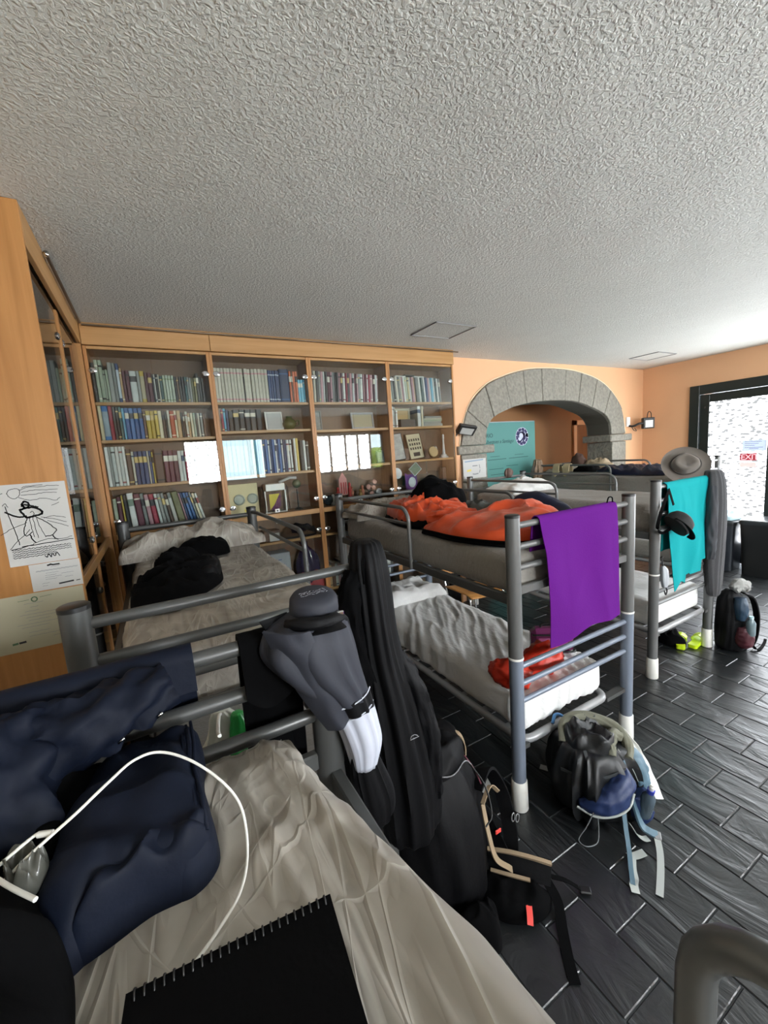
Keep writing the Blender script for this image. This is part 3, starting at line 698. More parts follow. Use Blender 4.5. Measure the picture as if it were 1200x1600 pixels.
shelf_books([('E', .9, .235), ('B', 1.7, .235, 3, '8D9CA3'), ('R', 1, .235), ('D', .8, .23), ('K', .8, .23), ('T', .8, .23), ('S', .7, .22), ('B', 1.2, .22, 1), ('B', 1.2, .22, 1), ('B', 1.2, .22, 1), ('B', 1.2, .22, 1), ('C', .8, .20), ('Y', 1.2, .20, 1), ('Y', 1.2, .20), ('Y', 1, .20), ('E', 1.1, .20),
    ('C', .9, .20), ('D', .5, .19), ('I', .8, .20), ('O', 1.3, .195, 2, 'D9CBB0'), ('E', .7, .20), ('A', 1.2, .20), ('K', .6, .185), ('C', .6, .185), ('I', .8, .19, 2), ('A', .8, .18), ('E', .8, .18), ('L', .7, .18), ('D', .6, .18), ('I', .8, .18), ('G', .9, .18), ('C', .8, .17)],
    a0, a1 - .02, 2.035, YBK, DB, 'on the second shelf of the leftmost bay', 'books on the second shelf of the leftmost bay', 2)
shelf_books([('W', .8, .28), ('G', .6, .28), ('W', .9, .28), ('W', .8, .28), ('W', .8, .28), ('W', .7, .28), ('C', 1.2, .26), ('I', .6, .24), ('N', 1, .24, 1), ('N', 1, .24, 1), ('N', 1, .24, 1), ('I', .5, .24), ('N', .6, .24), ('Y', .4, .23), ('C', 2.4, .25, 2), ('M', 1.2, .235, 1), ('M', 1.2, .235, 1), ('M', 1.2, .235, 1),
    ('W', .9, .23), ('W', .8, .23), ('R', .8, .22), ('K', .8, .21), ('W', .6, .21), ('K', .6, .21), ('W', .7, .21), ('I', 1, .21), ('I', 1, .21), ('G', 1, .20), ('W', 1, .20)],
    a0, a1, 1.708, YBK, DB, 'on the third shelf of the leftmost bay', 'books on the third shelf of the leftmost bay', 3)
shelf_books([('L', 1, .25), ('M', 1, .26), ('Y', .5, .27), ('K', .9, .27), ('W', 1.5, .28, 1, '7A8A7A'), ('M', 1.6, .27, 2, 'D9D4C4'), ('G', .9, .27, 1), ('P', 1.1, .26), ('R', 1.3, .26), ('W', .8, .26), ('G', .9, .26, 2), ('G', .8, .26), ('C', .8, .25), ('G', 1, .26, 3, 'B5B5AC'),
    ('V', 1.8, .26), ('P', .5, .25), ('N', .6, .25), ('B', .8, .25), ('B', .8, .25), ('G', .6, .25), ('E', .8, .24), ('W', .7, .24)],
    a0, a1 - .10, 1.372, YBK, DB, 'on the bottom glazed shelf of the leftmost bay', 'leaning books on the bottom glazed shelf of the leftmost bay', 4, lean=-13)
b0, b1 = DIV[1] + T + .004, DIV[2] - T - .004
pk = 'C58E92'
shelf_books([('I', 1.0, .262, 2, pk)] * 9 + [('K', .25, .20)] + [('I', 1.1, .262, 2, pk)] * 7 + [('N', .8, .255, 2, 'AEB9C8')] * 5 + [('N', 3.4, .27, 2, '31537E')] + [('O', .8, .255), ('C', .5, .255), ('O', .8, .255), ('O', .9, .255), ('S', .9, .19), ('S', .9, .19), ('S', .8, .19)],
    b0, b1, 2.294, YBK, DB, 'on the top shelf of the second bay', 'books on the top shelf of the second bay', 5)
shelf_books([('C', .5, .17), ('R', .5, .17), ('S', .5, .18), ('N', .5, .17), ('K', 1, .16), ('D', 1.2, .17), ('D', 1.2, .17), ('K', 1.2, .17), ('D', 1.2, .17), ('K', 1.2, .17)],
    b0, b0 + .34, 2.070, YBK + .02, DB, 'on the second shelf of the second bay', 'books on the second shelf of the second bay', 6)
shelf_books([('S', 1, .285, 3, '9DBDB5')] * 6 + [('T', .8, .285), ('L', .9, .285), ('S', .8, .28)] + [('B', .8, .28), ('W', .45, .275), ('N', .5, .275)] * 4 + [('N', .4, .27), ('W', .7, .27), ('K', .3, .27), ('W', .6, .27), ('C', .4, .27), ('W', .6, .28), ('Y', .7, .28), ('_', .5), ('D', .9, .26), ('W', .7, .26), ('D', .8, .25)],
    b0, b1 - .02, 1.712, YBK, DB, 'on the third shelf of the second bay', 'books on the third shelf of the second bay', 7)
c0, c1 = DIV[2] + T + .004, DIV[3] - T - .004
sp = [(k, .6 + .5 * ((i * 7) % 5) / 5, .265 - .0006 * i) for i, k in enumerate('DIDGPWDMPGDKPMWRDPWMPGWPMWRPMWP')]
shelf_books(sp, c0, c1 - .05, 2.294, YBK, DB, 'on the top shelf of the third bay', 'thin magazines on the top shelf of the third bay', 8, kind='magazine', lean=2)
e0, e1 = DIV[3] + T + .004, DIV[4] - T - .004
sp = [(k, .6 + .5 * ((i * 3) % 5) / 5, .24 if i < 24 else .235) for i, k in enumerate('LGDIGIPWLEWPAGWLTWNPWSWTWG')]
shelf_books(sp, e0, e1 - .10, 2.294, YBK, DB, 'on the top shelf of the rightmost bay', 'thin magazines on the top shelf of the rightmost bay', 9, kind='magazine', lean=-4)
shelf_books([('W', 1, .20), ('G', 1.1, .195), ('W', .8, .16)], e0, e0 + .085, 2.055, YBK, DB, 'on the second shelf of the rightmost bay', 'books on the second shelf of the rightmost bay', 10)
shelf_books([('W', 1.3, .2), ('W', .9, .2), ('E', .9, .2)], e0 + .31, e0 + .385, 2.055, YBK, DB, 'beside the box frames, second shelf, rightmost bay', 'books beside the box frames', 12)
for i, (c, dz, hh, xx, ww) in enumerate((('G', 0, .026, .0, .25), ('G', .027, .022, -.01, .24), ('L', .05, .016, .0, .24), ('I', .067, .014, .005, .235), ('G', .082, .020, .01, .21))):
    o = MB().box(2.53 + xx - ww / 2 + .04, 2.53 + xx + ww / 2 + .04, YC + .05, YC + .21, 2.0552 + dz, 2.0552 + dz + hh, .002).put('book', bmat(CC[c][1]), smooth=False)
    tag(o, '%s book lying flat, %s from bottom, pile in rightmost bay' % (CN[c], nth(i + 1)), 'book', 'books piled flat in the rightmost bay')
for i, (xx, zz) in enumerate(((2.22, 0), (2.33, .004), (2.44, .008))):
    o = MB().box(xx - .06, xx + .06, YC + .06, YC + .2, 2.537 + (i == 1) * .012, 2.549 + (i == 1) * .012, .002).put('book', bmat(('C9CCC6', '4A4C48', 'BFC6C2')[i]), smooth=False)
    tag(o, '%s booklet lying flat on top of the upright magazines, rightmost bay' % ('left white', 'middle dark', 'right white')[i], 'booklet', 'booklets laid on the magazines')
# side cabinet books (their spines face right)
for z, h, seed, sp in ((2.294, (.22, .26), 21, 'DGDKVDGDDKLWDGDN'), (2.05, (.18, .22), 22, 'DVGDWLEGDKDVGLWD'), (1.71, (.24, .28), 23, 'WWLWWDWLWEWWDGWL'), (1.372, (.24, .27), 24, 'GGLWGDGLGEWGDGWL')):
    place = {2.294: 'on the top shelf of the left side cabinet', 2.05: 'on the second shelf of the left side cabinet', 1.71: 'on the third shelf of the left side cabinet', 1.372: 'on the bottom glazed shelf of the left side cabinet'}[z]
    shelf_books([(k, 1 + .4 * (i % 3)) for i, k in enumerate(sp)], 2.45, 3.38, z, XC - .15, .16, place.replace('the left side', 'the side'), 'books ' + place, seed, axis='y', hs=h)
# lower shelf books behind the bunks
shelf_books([('A', .7), ('C', .9), ('W', .7), ('P', .6), ('K', .8), ('L', .8), ('W', .6), ('D', 1)], 1.30, 1.55, .62, YBK, DB, 'on the low shelf of the third bay', 'books on the low shelf of the third bay', 31)
shelf_books([(k, 1) for k in 'DCGDKCDGWD'], 1.60, 2.0, .62, YBK, DB, 'at the right of the low shelf, third bay', 'dark books on the low shelf of the third bay', 32)

# ------------------------------------------------------------------ bunk beds
def bunk(label, x0, x1, y0, y1, dz=0.0, pr=0.034, foot_rails=3, low=None, guards=('left', 'right'), glen=1.12, gfrom='back', top_steel=None, lower=True, low_lo=None, gz=None, gc=.09):
    """posts at the four corners; y0 foot end, y1 head end (gfrom tells which end carries the pillow and the guard rails)"""
    S1 = top_steel or M_steel; S2 = low or M_steel_b
    t = thing('bunk_bed', ((x0 + x1) / 2, (y0 + y1) / 2, 0), label, 'bunk bed', 'grey tubular steel bunk beds')
    zt = 1.49 + dz; zm = 0.80
    for (x, y) in ((x0, y0), (x1, y0), (x0, y1), (x1, y1)):
        p = MB().tube([(x, y, zm + .004), (x, y, zt - .012)], pr, 20).put('upper_post', S1, t, True, 50)
        MB().lathe([(0, -.014), (pr + .001, -.014), (pr + .001, -.003), (pr - .004, 0.0), (0, 0)], (x, y, zt), 20).put('post_cap', M_blackpl, p, True, 40)
        q = MB().tube([(x, y, .14), (x, y, zm - .004)], pr, 20).put('lower_post', S2, t, True, 50)
        MB().lathe([(0, 0), (pr + .006, 0), (pr + .008, .004), (pr + .005, .150), (pr + .001, .156), (0, .156)], (x, y, .0), 20).put('foot_sleeve', M_whitepl, q, True, 40)
        MB().lathe([(0, -.005), (pr + .002, -.005), (pr + .003, 0), (pr + .002, .005), (0, .005)], (x, y, zm), 20).put('joint_ring', M_whitepl, p, True, 40)
    rr = .0155
    for ye in (y0, y1):
        for z in (1.435, 1.335, 1.235)[:foot_rails]:
            MB().tube([(x0 + pr - .004, ye, z + dz), (x1 - pr + .004, ye, z + dz)], rr, 14).put('end_rail', S1, t, True, 50)
        MB().box(x0 + pr - .004, x1 - pr + .004, ye - .012, ye + .012, 1.105 + dz, 1.145 + dz, .004).put('end_rail', S1, t)
        for z in (0.745, 0.655, 0.565):
            MB().tube([(x0 + pr - .004, ye, z), (x1 - pr + .004, ye, z)], rr * .9, 14).put('end_rail', S2, t, True, 50)
    for x in (x0, x1):
        sx = 1 if x == x0 else -1
        MB().box(x - .014, x + .014, y0 + pr - .004, y1 - pr + .004, 1.055 + dz, 1.105 + dz, .004).put('side_rail', M_steel_d, t)
    mb = MB()
    for k in range(13):
        y = y0 + .10 + (y1 - y0 - .2) * k / 12; mb.box(x0 + .014, x1 - .014, y - .012, y + .012, 1.062 + dz, 1.074 + dz)
    o = mb.put('base_slats', M_steel_d, t); o['kind'] = 'stuff'
    for g in guards:
        x = x0 if g == 'left' else x1
        sg = -1 if gfrom == 'back' else 1
        ya = (y1 if gfrom == 'back' else y0) + sg * .03
        ye = ya + sg * glen; c = gc; off = .016 * (-1 if g == 'left' else 1)
        zt2 = gz or 1.452 + dz
        path = [(x, ya, zt2), (x + off, ya + sg * .10, zt2), (x + off, ye - sg * c, zt2)]
        path += [(x + off, ye - sg * c + sg * c * math.sin(a), zt2 - c + c * math.cos(a)) for a in [PI / 2 * i / 6 for i in range(1, 7)]]
        path += [(x + off, ye, 1.06 + dz)]
        gr = MB().tube(path, .0125, 12).put('guard_rail', S1, t, True, 60)
        MB().tube([(x + off, ya + sg * .14, 1.352 + dz), (x + off, ye, 1.352 + dz)], .0105, 10).put('guard_bar', S1, gr, True, 60)
    if lower:
        lx0, lx1 = low_lo or (x0 + .05, x1 - .05); c = .07; z = .335; ya, yb = y0 + .0, y1 - .0
        ya += .005
        lp = []
        for (cx, cy, a0) in ((lx0 + c, ya + c, 180), (lx1 - c, ya + c, 270), (lx1 - c, yb - c, 0), (lx0 + c, yb - c, 90)):
            for i in range(7): a = R(a0 + 15 * i); lp.append((cx + c * math.cos(a), cy + c * math.sin(a), z))
        MB().tube(lp, .021, 10, closed=True).put('lower_frame', M_steel_l, t, True, 60)
        mb = MB()
        for k in range(11):
            y = y0 + .12 + (y1 - y0 - .24) * k / 10; mb.box(lx0 + .01, lx1 - .01, y - .02, y + .02, z + .006, z + .018)
        o = mb.put('lower_base_slats', M_steel_l, t); o['kind'] = 'stuff'
        for y in (y0, y1):
            for x in (x0, x1):
                sx = lx0 + .02 if x == x0 else lx1 - .02
                MB().box(min(x, sx) - .004, max(x, sx) + .004, y - .012 if y == y0 else y - .03, y + .03 if y == y0 else y + .012, z - .025, z - .002).put('frame_bracket', M_steel_d, t)
    return t
bunk('grey steel bunk bed before the bookcase, two dark garments on its upper mattress', -0.21, 0.60, 1.23, 3.12, guards=('right',), top_steel=M_steel_d, low=M_steel_d)
bunk('grey steel bunk bed nearest the camera with navy clothes over its rail', -0.55, 0.275, -1.20, 0.84, guards=('right',), glen=1.287, gfrom='front', gz=1.476, gc=.055, top_steel=M_steel_d, low=M_steel_d)
bunk('grey steel bunk bed in the middle with orange sleeping bags and purple towel', 1.395, 2.30, 1.335, 3.34, low_lo=(1.44, 2.12))
bunk('grey steel bunk bed right of the purple towel with a turquoise towel on its end', 3.085, 3.92, 1.60, 3.56, guards=('left', 'right'), low=M_steel)
bunk('farthest grey steel bunk bed standing in front of the stone arch, hat on post', 4.95, 5.80, 2.33, 4.24, dz=.03, pr=.028)

# ------------------------------------------------------------------ mattresses and pillows
def md(seed, amp=.006, freq=(7, 2.2), sag=.0, rot=0.0, fine=.5):
    cr_, sr_ = math.cos(rot), math.sin(rot)
    def f(p, n):
        x = p.x * cr_ - p.y * sr_; y = p.x * sr_ + p.y * cr_
        w1 = nz(p.x * 2.2, p.y * 2.2, seed) * .7
        a = ridge(x * freq[0] + w1, y * freq[1], seed) * amp + ridge(x * freq[0] * 2.1 + w1, y * freq[1] * 2.4, seed + 3) * amp * fine
        b = nz(p.x * 4 + seed, p.y * 4, p.z * 8) * amp
        return n * (a + b - amp * .3)
    return f
def crease(x, y, s, k=9.0):      # narrow crisp fold
    return max(0.0, 1 - k * abs(nz(x, y, s)))
def near_disp(p, n):
    w1 = nz(p.x * 3, p.y * 1.5, 2) * 1.1; u = p.x - p.y * .10; u2 = p.x * .8 + p.y * .35; u3 = p.x * .75 - p.y * .6
    a = ridge(u * 3.0 + w1, p.y * .7, 3) * .006
    a += crease(u * 6.5 + w1, p.y * .8, 7, 6) * .0042 + crease(u * 11 + w1 * 1.5, p.y * 1.2, 17, 5) * .0026
    a += crease(u2 * 4.5 + w1, (p.y - p.x) * .9, 27, 8) * .0045 * (1 if p.y > -.1 else .4) + crease(u3 * 5 - w1, (p.y + p.x) * 1.1, 37, 8) * .0038
    if p.y > .35: a += crease(p.x * 7 + p.y * 6, p.y * 7 - p.x * 5, 5, 5) * .004 * min(1, (p.y - .35) * 5)
    b = nz(p.x * 5, p.y * 3.5, p.z * 8) * .005
    t = min(1, max(0, (p.y - .1) / .7)); sh = -.105 * t * t * (3 - 2 * t) * max(0, min(1, (p.x + .05) / .3))
    c = -.02 * max(0, (p.y - .70) / .1) * (1 if n.z > .3 else 0)
    return n * (a + b - .004) + Vector((sh, 0, c))
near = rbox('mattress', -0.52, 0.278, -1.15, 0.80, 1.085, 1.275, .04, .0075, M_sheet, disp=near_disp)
tag(near, 'mattress under a wrinkled translucent beige cover on the nearest bunk', 'mattress')
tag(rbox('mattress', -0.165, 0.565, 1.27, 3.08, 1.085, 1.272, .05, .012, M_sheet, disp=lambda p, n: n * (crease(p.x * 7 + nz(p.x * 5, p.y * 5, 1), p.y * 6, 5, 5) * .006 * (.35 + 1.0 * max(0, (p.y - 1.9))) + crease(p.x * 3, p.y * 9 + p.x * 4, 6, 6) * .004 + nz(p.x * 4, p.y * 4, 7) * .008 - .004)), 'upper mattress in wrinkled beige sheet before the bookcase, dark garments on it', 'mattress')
tag(rbox('mattress', 1.425, 2.27, 1.375, 3.30, 1.085, 1.282, .05, .025, M_sheet_g, disp=md(7, .004, (2, 3))), 'upper mattress in grey sheet under the orange sleeping bags', 'mattress')
tag(rbox('mattress', 1.455, 2.11, 1.37, 3.28, .357, .545, .045, .0125, M_sheet_w, disp=md(9, .011, (15, 2.2), rot=.50, fine=.4)), 'lower mattress in pleated white sheet below the orange sleeping bags', 'mattress')
tag(rbox('mattress', 3.115, 3.885, 1.64, 3.52, 1.085, 1.30, .05, .03, M_sheet_g, disp=md(11, .004, (3, 3))), 'upper mattress in pale sheet behind the purple towel, bunk with turquoise towel', 'mattress')
tag(rbox('mattress', 3.15, 3.86, 1.64, 3.52, .357, .56, .04, .03, M_sheet_w, disp=md(12, .003, (3, 3))), 'lower mattress in pale sheet on the bunk with the turquoise towel', 'mattress')
tag(rbox('mattress', 4.98, 5.77, 2.37, 4.20, 1.115, 1.345, .05, .04, M_sheet_g, disp=md(13, .003, (3, 3))), 'upper mattress with dark clothes on it, bunk in front of the arch', 'mattress')
tag(rbox('mattress', 4.98, 5.77, 2.37, 4.20, .357, .57, .05, .05, M_sheet_g), 'lower mattress of the bunk in front of the arch', 'mattress')
tag(rbox('mattress', -.15, .55, 1.28, 3.07, .357, .54, .05, .05, M_sheet_g), 'shadowed lower mattress of the bunk before the bookcase', 'mattress')
tag(rbox('mattress', -.49, .21, -1.14, .78, .357, .54, .05, .06, M_sheet_g), 'lower mattress of the nearest bunk, hidden below', 'mattress')
def pillow(label, cx, cy, z, lx, ly, h, m, seed, rot=0, fold=.012, e=3.2, tilt=None):
    ca, sa = math.cos(R(rot)), math.sin(R(rot)); o = []
    for (u, v) in ((-1.04, -1.04), (-.5, -.95), (0, -.93), (.5, -.95), (1.04, -1.04), (.96, -.4), (.96, .4), (1.04, 1.04), (.5, .95), (0, .93), (-.5, .95), (-1.04, 1.04), (-.96, .4), (-.96, -.4)):
        x, y = u * lx / 2, v * ly / 2; o.append((cx + x * ca - y * sa, cy + x * sa + y * ca))
    return tag(heap('pillow', o, z, h, m, seed=seed, fold=fold, freq=8, e=e, rings=20, k=6, top=tilt, edge=.012), label, 'pillow')
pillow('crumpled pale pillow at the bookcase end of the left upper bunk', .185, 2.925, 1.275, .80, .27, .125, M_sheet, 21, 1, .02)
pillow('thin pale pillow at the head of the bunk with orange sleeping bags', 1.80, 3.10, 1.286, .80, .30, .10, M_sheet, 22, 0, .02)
pillow('white pillow under the sheet at the head of the lower middle bunk', 1.79, 3.02, .548, .62, .42, .085, M_sheet_w, 23, 0, .016)
pillow('white pillow with raised corner at the head of the turquoise towel bunk', 3.50, 3.22, 1.302, .62, .42, .115, M_sheet_w, 24, 0, .01, tilt=lambda x, y: .55 + .9 * max(0, (x - 3.2) / .6) * max(.2, (y - 2.9) / .5))
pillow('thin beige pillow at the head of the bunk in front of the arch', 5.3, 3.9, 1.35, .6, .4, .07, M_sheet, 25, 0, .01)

# ------------------------------------------------------------------ papers on the end panel of the left cabinet
def sheet(label, x0, x1, z0, z1, y, m, name='paper_sheet', rot=0.0, cat='paper', group=None):
    o = surf(name, lambda u, v: (x0 + (x1 - x0) * u + rot * (z0 + (z1 - z0) * v - z1), y - .0012 - .0012 * math.sin(u * 9) * v, z0 + (z1 - z0) * v), 8, 6, m, None, -.0004)
    return tag(o, label, cat, group)
PY = 2.0355
dr = sheet('white sheet with an ink drawing of a cloaked pilgrim taped highest on the cabinet end', -.515, -.305, 1.475, 1.787, PY, M_paper)
rp = random.Random(3)
def wob(pts, k=4, a=.0012): return [(p.x + rp.uniform(-a, a), p.y + rp.uniform(-a, a)) for p in cr([(q[0], q[1], 0) for q in pts], k)]
DX = lambda px, py: ((px - 20) / 460 * .205 + .002, .312 - (py - 50) / 575 * .305)     # drawing coordinates in a 500 x 600 sketch
def dl(*pts, wd=None):
    l = wob([DX(*p) for p in pts]); return (l, wd) if wd else l
ink = [dl((0, 400), (80, 360), (180, 330)), dl((40, 510), (90, 460), (150, 420), (190, 380)), dl((60, 200), (75, 300), (95, 400), (108, 485), wd=.0026), dl((45, 195), (60, 180), (78, 205)),
       dl((55, 240), (90, 265), (140, 285), (185, 280), wd=.006), dl((150, 235), (185, 225), (245, 225), (290, 250), (290, 275), (240, 285), (185, 290), (150, 235), wd=.007), dl((170, 195), (190, 175), (215, 195), (205, 220), (180, 218), (170, 195), wd=.006),
       dl((165, 210), (190, 200), (240, 215), (275, 225), wd=.005), dl((190, 290), (165, 350), (150, 400), (165, 425), (205, 400), wd=.003), dl((240, 290), (300, 330), (350, 380), (370, 410), (330, 440), (290, 445), wd=.0032),
       dl((200, 300), (205, 360), (215, 440)), dl((250, 300), (265, 380), (290, 450)), dl((225, 290), (232, 380), (240, 450)), dl((215, 260), (230, 250), (240, 270), (225, 285), (205, 300)),
       dl((190, 420), (195, 450), (215, 480), wd=.004), dl((340, 440), (350, 465), (370, 475), wd=.004), dl((300, 310), (370, 300), (450, 320)), dl((280, 300), (360, 320), (455, 355)), dl((320, 330), (400, 360), (460, 390)),
       dl((200, 485), (300, 465), (400, 475), (470, 465)), dl((120, 500), (260, 495), (380, 490), (475, 485), wd=.003), dl((45, 515), (200, 495), wd=.003),
       dl((85, 110), (100, 90), (135, 80), (170, 90), (165, 130), (130, 150), (100, 135), (85, 110)), dl((170, 95), (230, 75), (300, 80), (380, 75), (440, 80)), dl((180, 110), (260, 100), (350, 105), (430, 105)),
       dl((175, 130), (260, 130), (330, 125), (420, 130)), dl((160, 145), (230, 170), (320, 165), (400, 185), (440, 170)), dl((190, 80), (210, 70), (250, 68), (330, 66)), dl((370, 220), (420, 205)), dl((0, 115), (40, 112), (60, 108))]
for r_ in range(5):
    yy = 520 + r_ * 16; ink.append(dl(*[(50 + i * 14, yy - r_ * 1.5 + (3 if i % 2 else -3)) for i in range(30 if r_ < 3 else 22)]))
ink.append(dl((260, 590), (275, 600), (285, 575), (300, 600), (310, 578), (330, 598), (345, 572), (360, 600), wd=.003))
strokes('ink_drawing', ink, M_ink, dr, (-.515, PY - .0036, 1.475), (1, 0, 0), (0, 0, 1), .0018, .0006)
p2 = sheet('small white landscape card with printed lines below the pilgrim drawing', -.462, -.302, 1.366, 1.473, PY, M_paper)
def lines(rows, x0, x1, a=.0006):
    out = []
    for (y, f0, f1) in rows:
        n = max(3, int((f1 - f0) * 26)); out.append([(x0 + (x1 - x0) * (f0 + (f1 - f0) * i / n), y + a * (1 if i % 2 else -1)) for i in range(n + 1)])
    return out
strokes('printed_lines', lines([(.095, .38, .62), (.090, .42, .58), (.080, .12, .95), (.077, .12, .95), (.067, .3, .55), (.058, .28, .5), (.058, .6, .85), (.05, .28, .6), (.042, .28, .5), (.042, .66, .82), (.028, .2, .34), (.018, .2, .3)], 0, .16), M_inkg, p2, (-.462, PY - .0036, 1.366), (1, 0, 0), (0, 0, 1), .0013, .0006)
strokes('printed_marks', [([(.058, .097), (.068, .100), (.075, .097)], .006), ([(.078, .097), (.094, .097)], .006), ([(.085, .018), (.13, .021)], .006), ([(.14, .020), (.152, .021)], .003)], M_ink, p2, (-.462, PY - .0036, 1.366), (1, 0, 0), (0, 0, 1), .004, .0007)
p3 = sheet('cream landscape certificate with printed centred lines, lowest on the cabinet end', -.605, -.306, 1.140, 1.362, PY, M_paperc)
strokes('printed_lines', lines([(.185, .36, .56), (.170, .42, .50), (.155, .36, .50), (.142, .30, .86), (.130, .36, .74), (.118, .38, .60), (.104, .26, .76), (.092, .30, .58), (.070, .36, .58), (.055, .36, .70), (.040, .60, .72), (.048, .78, .96)], 0, .299), M_inkg, p3, (-.605, PY - .0036, 1.14), (1, 0, 0), (0, 0, 1), .0014, .0006)
strokes('round_emblem', [([(.142 + .009 * math.cos(a), .199 + .009 * math.sin(a)) for a in [R(40 * i) for i in range(10)]], .004), ([(.092, .199), (.126, .200)], .0016), ([(.160, .204), (.196, .206)], .0016), ([(.055, .035), (.068, .036)], .008)], mat('green_ink', '4E6A4E', .7), p3, (-.605, PY - .0036, 1.14), (1, 0, 0), (0, 0, 1), .003, .0007)
strokes('small_logo', [([(.075, .036), (.092, .037)], .008)], M_ink, p3, (-.605, PY - .0036, 1.14), (1, 0, 0), (0, 0, 1), .003, .0007)

# ------------------------------------------------------------------ arch wall fittings
t = thing('floodlight', (3.06, 3.62, 1.93), 'black wall floodlight left of the arch springing', 'floodlight')
Mx = Matrix.Translation((3.06, 3.56, 2.01)) @ Matrix.Rotation(R(8), 4, 'Y') @ Matrix.Rotation(R(38), 4, 'X')
MB().box(-.12, .12, -.025, .02, -.060, .060, .008, M=Mx).put('housing', M_blackpl, t)
MB().box(-.085, .085, -.0275, -.024, -.045, .030, .001, M=Mx).put('lamp_glass', mat('led_panel', '9FA19E', .4), t)
MB().tube([(2.97, 3.60, 1.98), (2.97, 3.68, 1.90), (3.0, 3.698, 1.87)], .008, 8).put('bracket', M_blackpl, t, True)
t = thing('floodlight', (6.45, 3.60, 1.92), 'black work light with white lens right of the arch', 'floodlight')
Mx = Matrix.Translation((6.50, 3.50, 2.0)) @ Matrix.Rotation(R(-30), 4, 'Z')
MB().box(-.085, .085, -.03, .03, -.09, .07, .008, M=Mx).put('housing', M_blackpl, t)
MB().box(-.055, .055, -.034, -.029, -.072, .03, .002, M=Mx).put('lamp_glass', M_whitepl, t)
MB().tube(cr([(6.44, 3.48, 2.07), (6.46, 3.48, 2.14), (6.50, 3.48, 2.155), (6.54, 3.48, 2.13), (6.55, 3.48, 2.07)], 4), .006, 8).put('carry_handle', M_blackpl, t, True)
MB().tube(cr([(6.44, 3.52, 1.99), (6.38, 3.56, 1.99), (6.34, 3.62, 1.96), (6.32, 3.69, 1.97)], 4), .016, 8).put('arm', M_blackpl, t, True)
MB().box(6.27, 6.35, 3.672, 3.699, 1.96, 2.10, .004).put('wall_box', M_whitepl, t)
tube_obj('cable', [(6.33, 3.65, 1.97), (6.35, 3.62, 1.90), (6.42, 3.62, 1.89), (6.44, 3.66, 1.93)], .005, M_blackpl, t)
n = tag(MB().box(3.075, 3.42, 3.655, 3.6575, 1.458, 1.68).put('notice', M_paper), 'white notice with a small diagram pinned on the left arch pillar', 'notice')
strokes('heading_line', [([(.03, .195), (.30, .207)], .014)], mat('blue_grey_ink', '7F93A8', .7), n, (3.075, 3.6545, 1.458), (1, 0, 0), (0, 0, 1), .01)
strokes('diagram', [([(.14 + .008 * i, .14 + .004 * (i % 2))for i in range(10)], .010), ([(.25, .09), (.24, .06)], .012), ([(.24, .15), (.25, .11)], .01), ([(.14, .05), (.17, .045), (.22, .05)], .014)], M_inkg, n, (3.075, 3.6545, 1.458), (1, 0, 0), (0, 0, 1), .008)
strokes('diagram_patch', [([(.06, .09), (.11, .095)], .022)], mat('yellow_ink', 'D6C25A', .7), n, (3.075, 3.6545, 1.458), (1, 0, 0), (0, 0, 1), .01)

t = thing('banner', (4.3, 4.45, 0), 'tall turquoise display banner with round emblem standing inside the arch', 'banner')
MB().box(3.42, 5.18, 4.448, 4.452, .06, 2.15).put('printed_sheet', mat('turquoise_print', '4E8A84', .6), t)
MB().box(3.40, 5.20, 4.36, 4.54, 0, .06, .01).put('base', M_steel_l, t)
MB().box(3.42, 5.18, 4.446, 4.456, 2.142, 2.156, .003).put('top_rail', M_steel_l, t)
MT = mat('dark_teal_ink', '17474C', .6)
text_obj('lettering', 'RIO', .082, MT, t, (4.315, 4.4465, 1.935), (1, 0, 0), (0, 0, 1), align='RIGHT')
text_obj('lettering', 'Albergues a Santiago', .074, MT, t, (4.72, 4.4465, 1.848), (1, 0, 0), (0, 0, 1), shear=.3, align='RIGHT', spacing=.95)
e = MB().lathe([(0, 0), (.135, 0), (.135, .002), (0, .002)], (4.90, 4.4475, 1.925), 28, Matrix.Rotation(R(90), 4, 'X')).put('emblem', mat('emblem_white', 'C9CFE0', .6), t)
MV = mat('emblem_violet', '29235A', .6); q = []
for i in range(11):
    a = R(i * 36 + 8); q.append(([(.108 * math.cos(a - .17), .108 * math.sin(a - .17)), (.108 * math.cos(a + .17), .108 * math.sin(a + .17))], .040))
q += [([(-.02 + .055 * math.cos(R(k)), .01 + .055 * math.sin(R(k))) for k in range(200, -40, -20)], .022), ([(.03, -.02), (-.03, -.07), (-.07, -.075)], .024), ([(.02, .08), (.05, .03), (.04, -.04), (.01, -.09)], .03), ([(.08, .02), (.06, -.04)], .02)]
strokes('emblem_drawing', q, MV, e, (4.90, 4.4448, 1.925), (1, 0, 0), (0, 0, 1), .02)
strokes('printed_lines', [([(4.20, 1.615), (4.56, 1.618)], .008), ([(4.25, 1.66), (4.43, 1.66)], .006), ([(4.62, 1.618), (5.02, 1.622)], .008), ([(4.74, 1.665), (4.92, 1.665)], .006), ([(4.22, 1.48), (4.50, 1.48)], .007), ([(4.56, 1.51), (4.80, 1.51)], .007), ([(4.25, 1.40), (4.6, 1.40)], .007)],
        MT, t, (0, 4.4465, 0), (1, 0, 0), (0, 0, 1), .006)

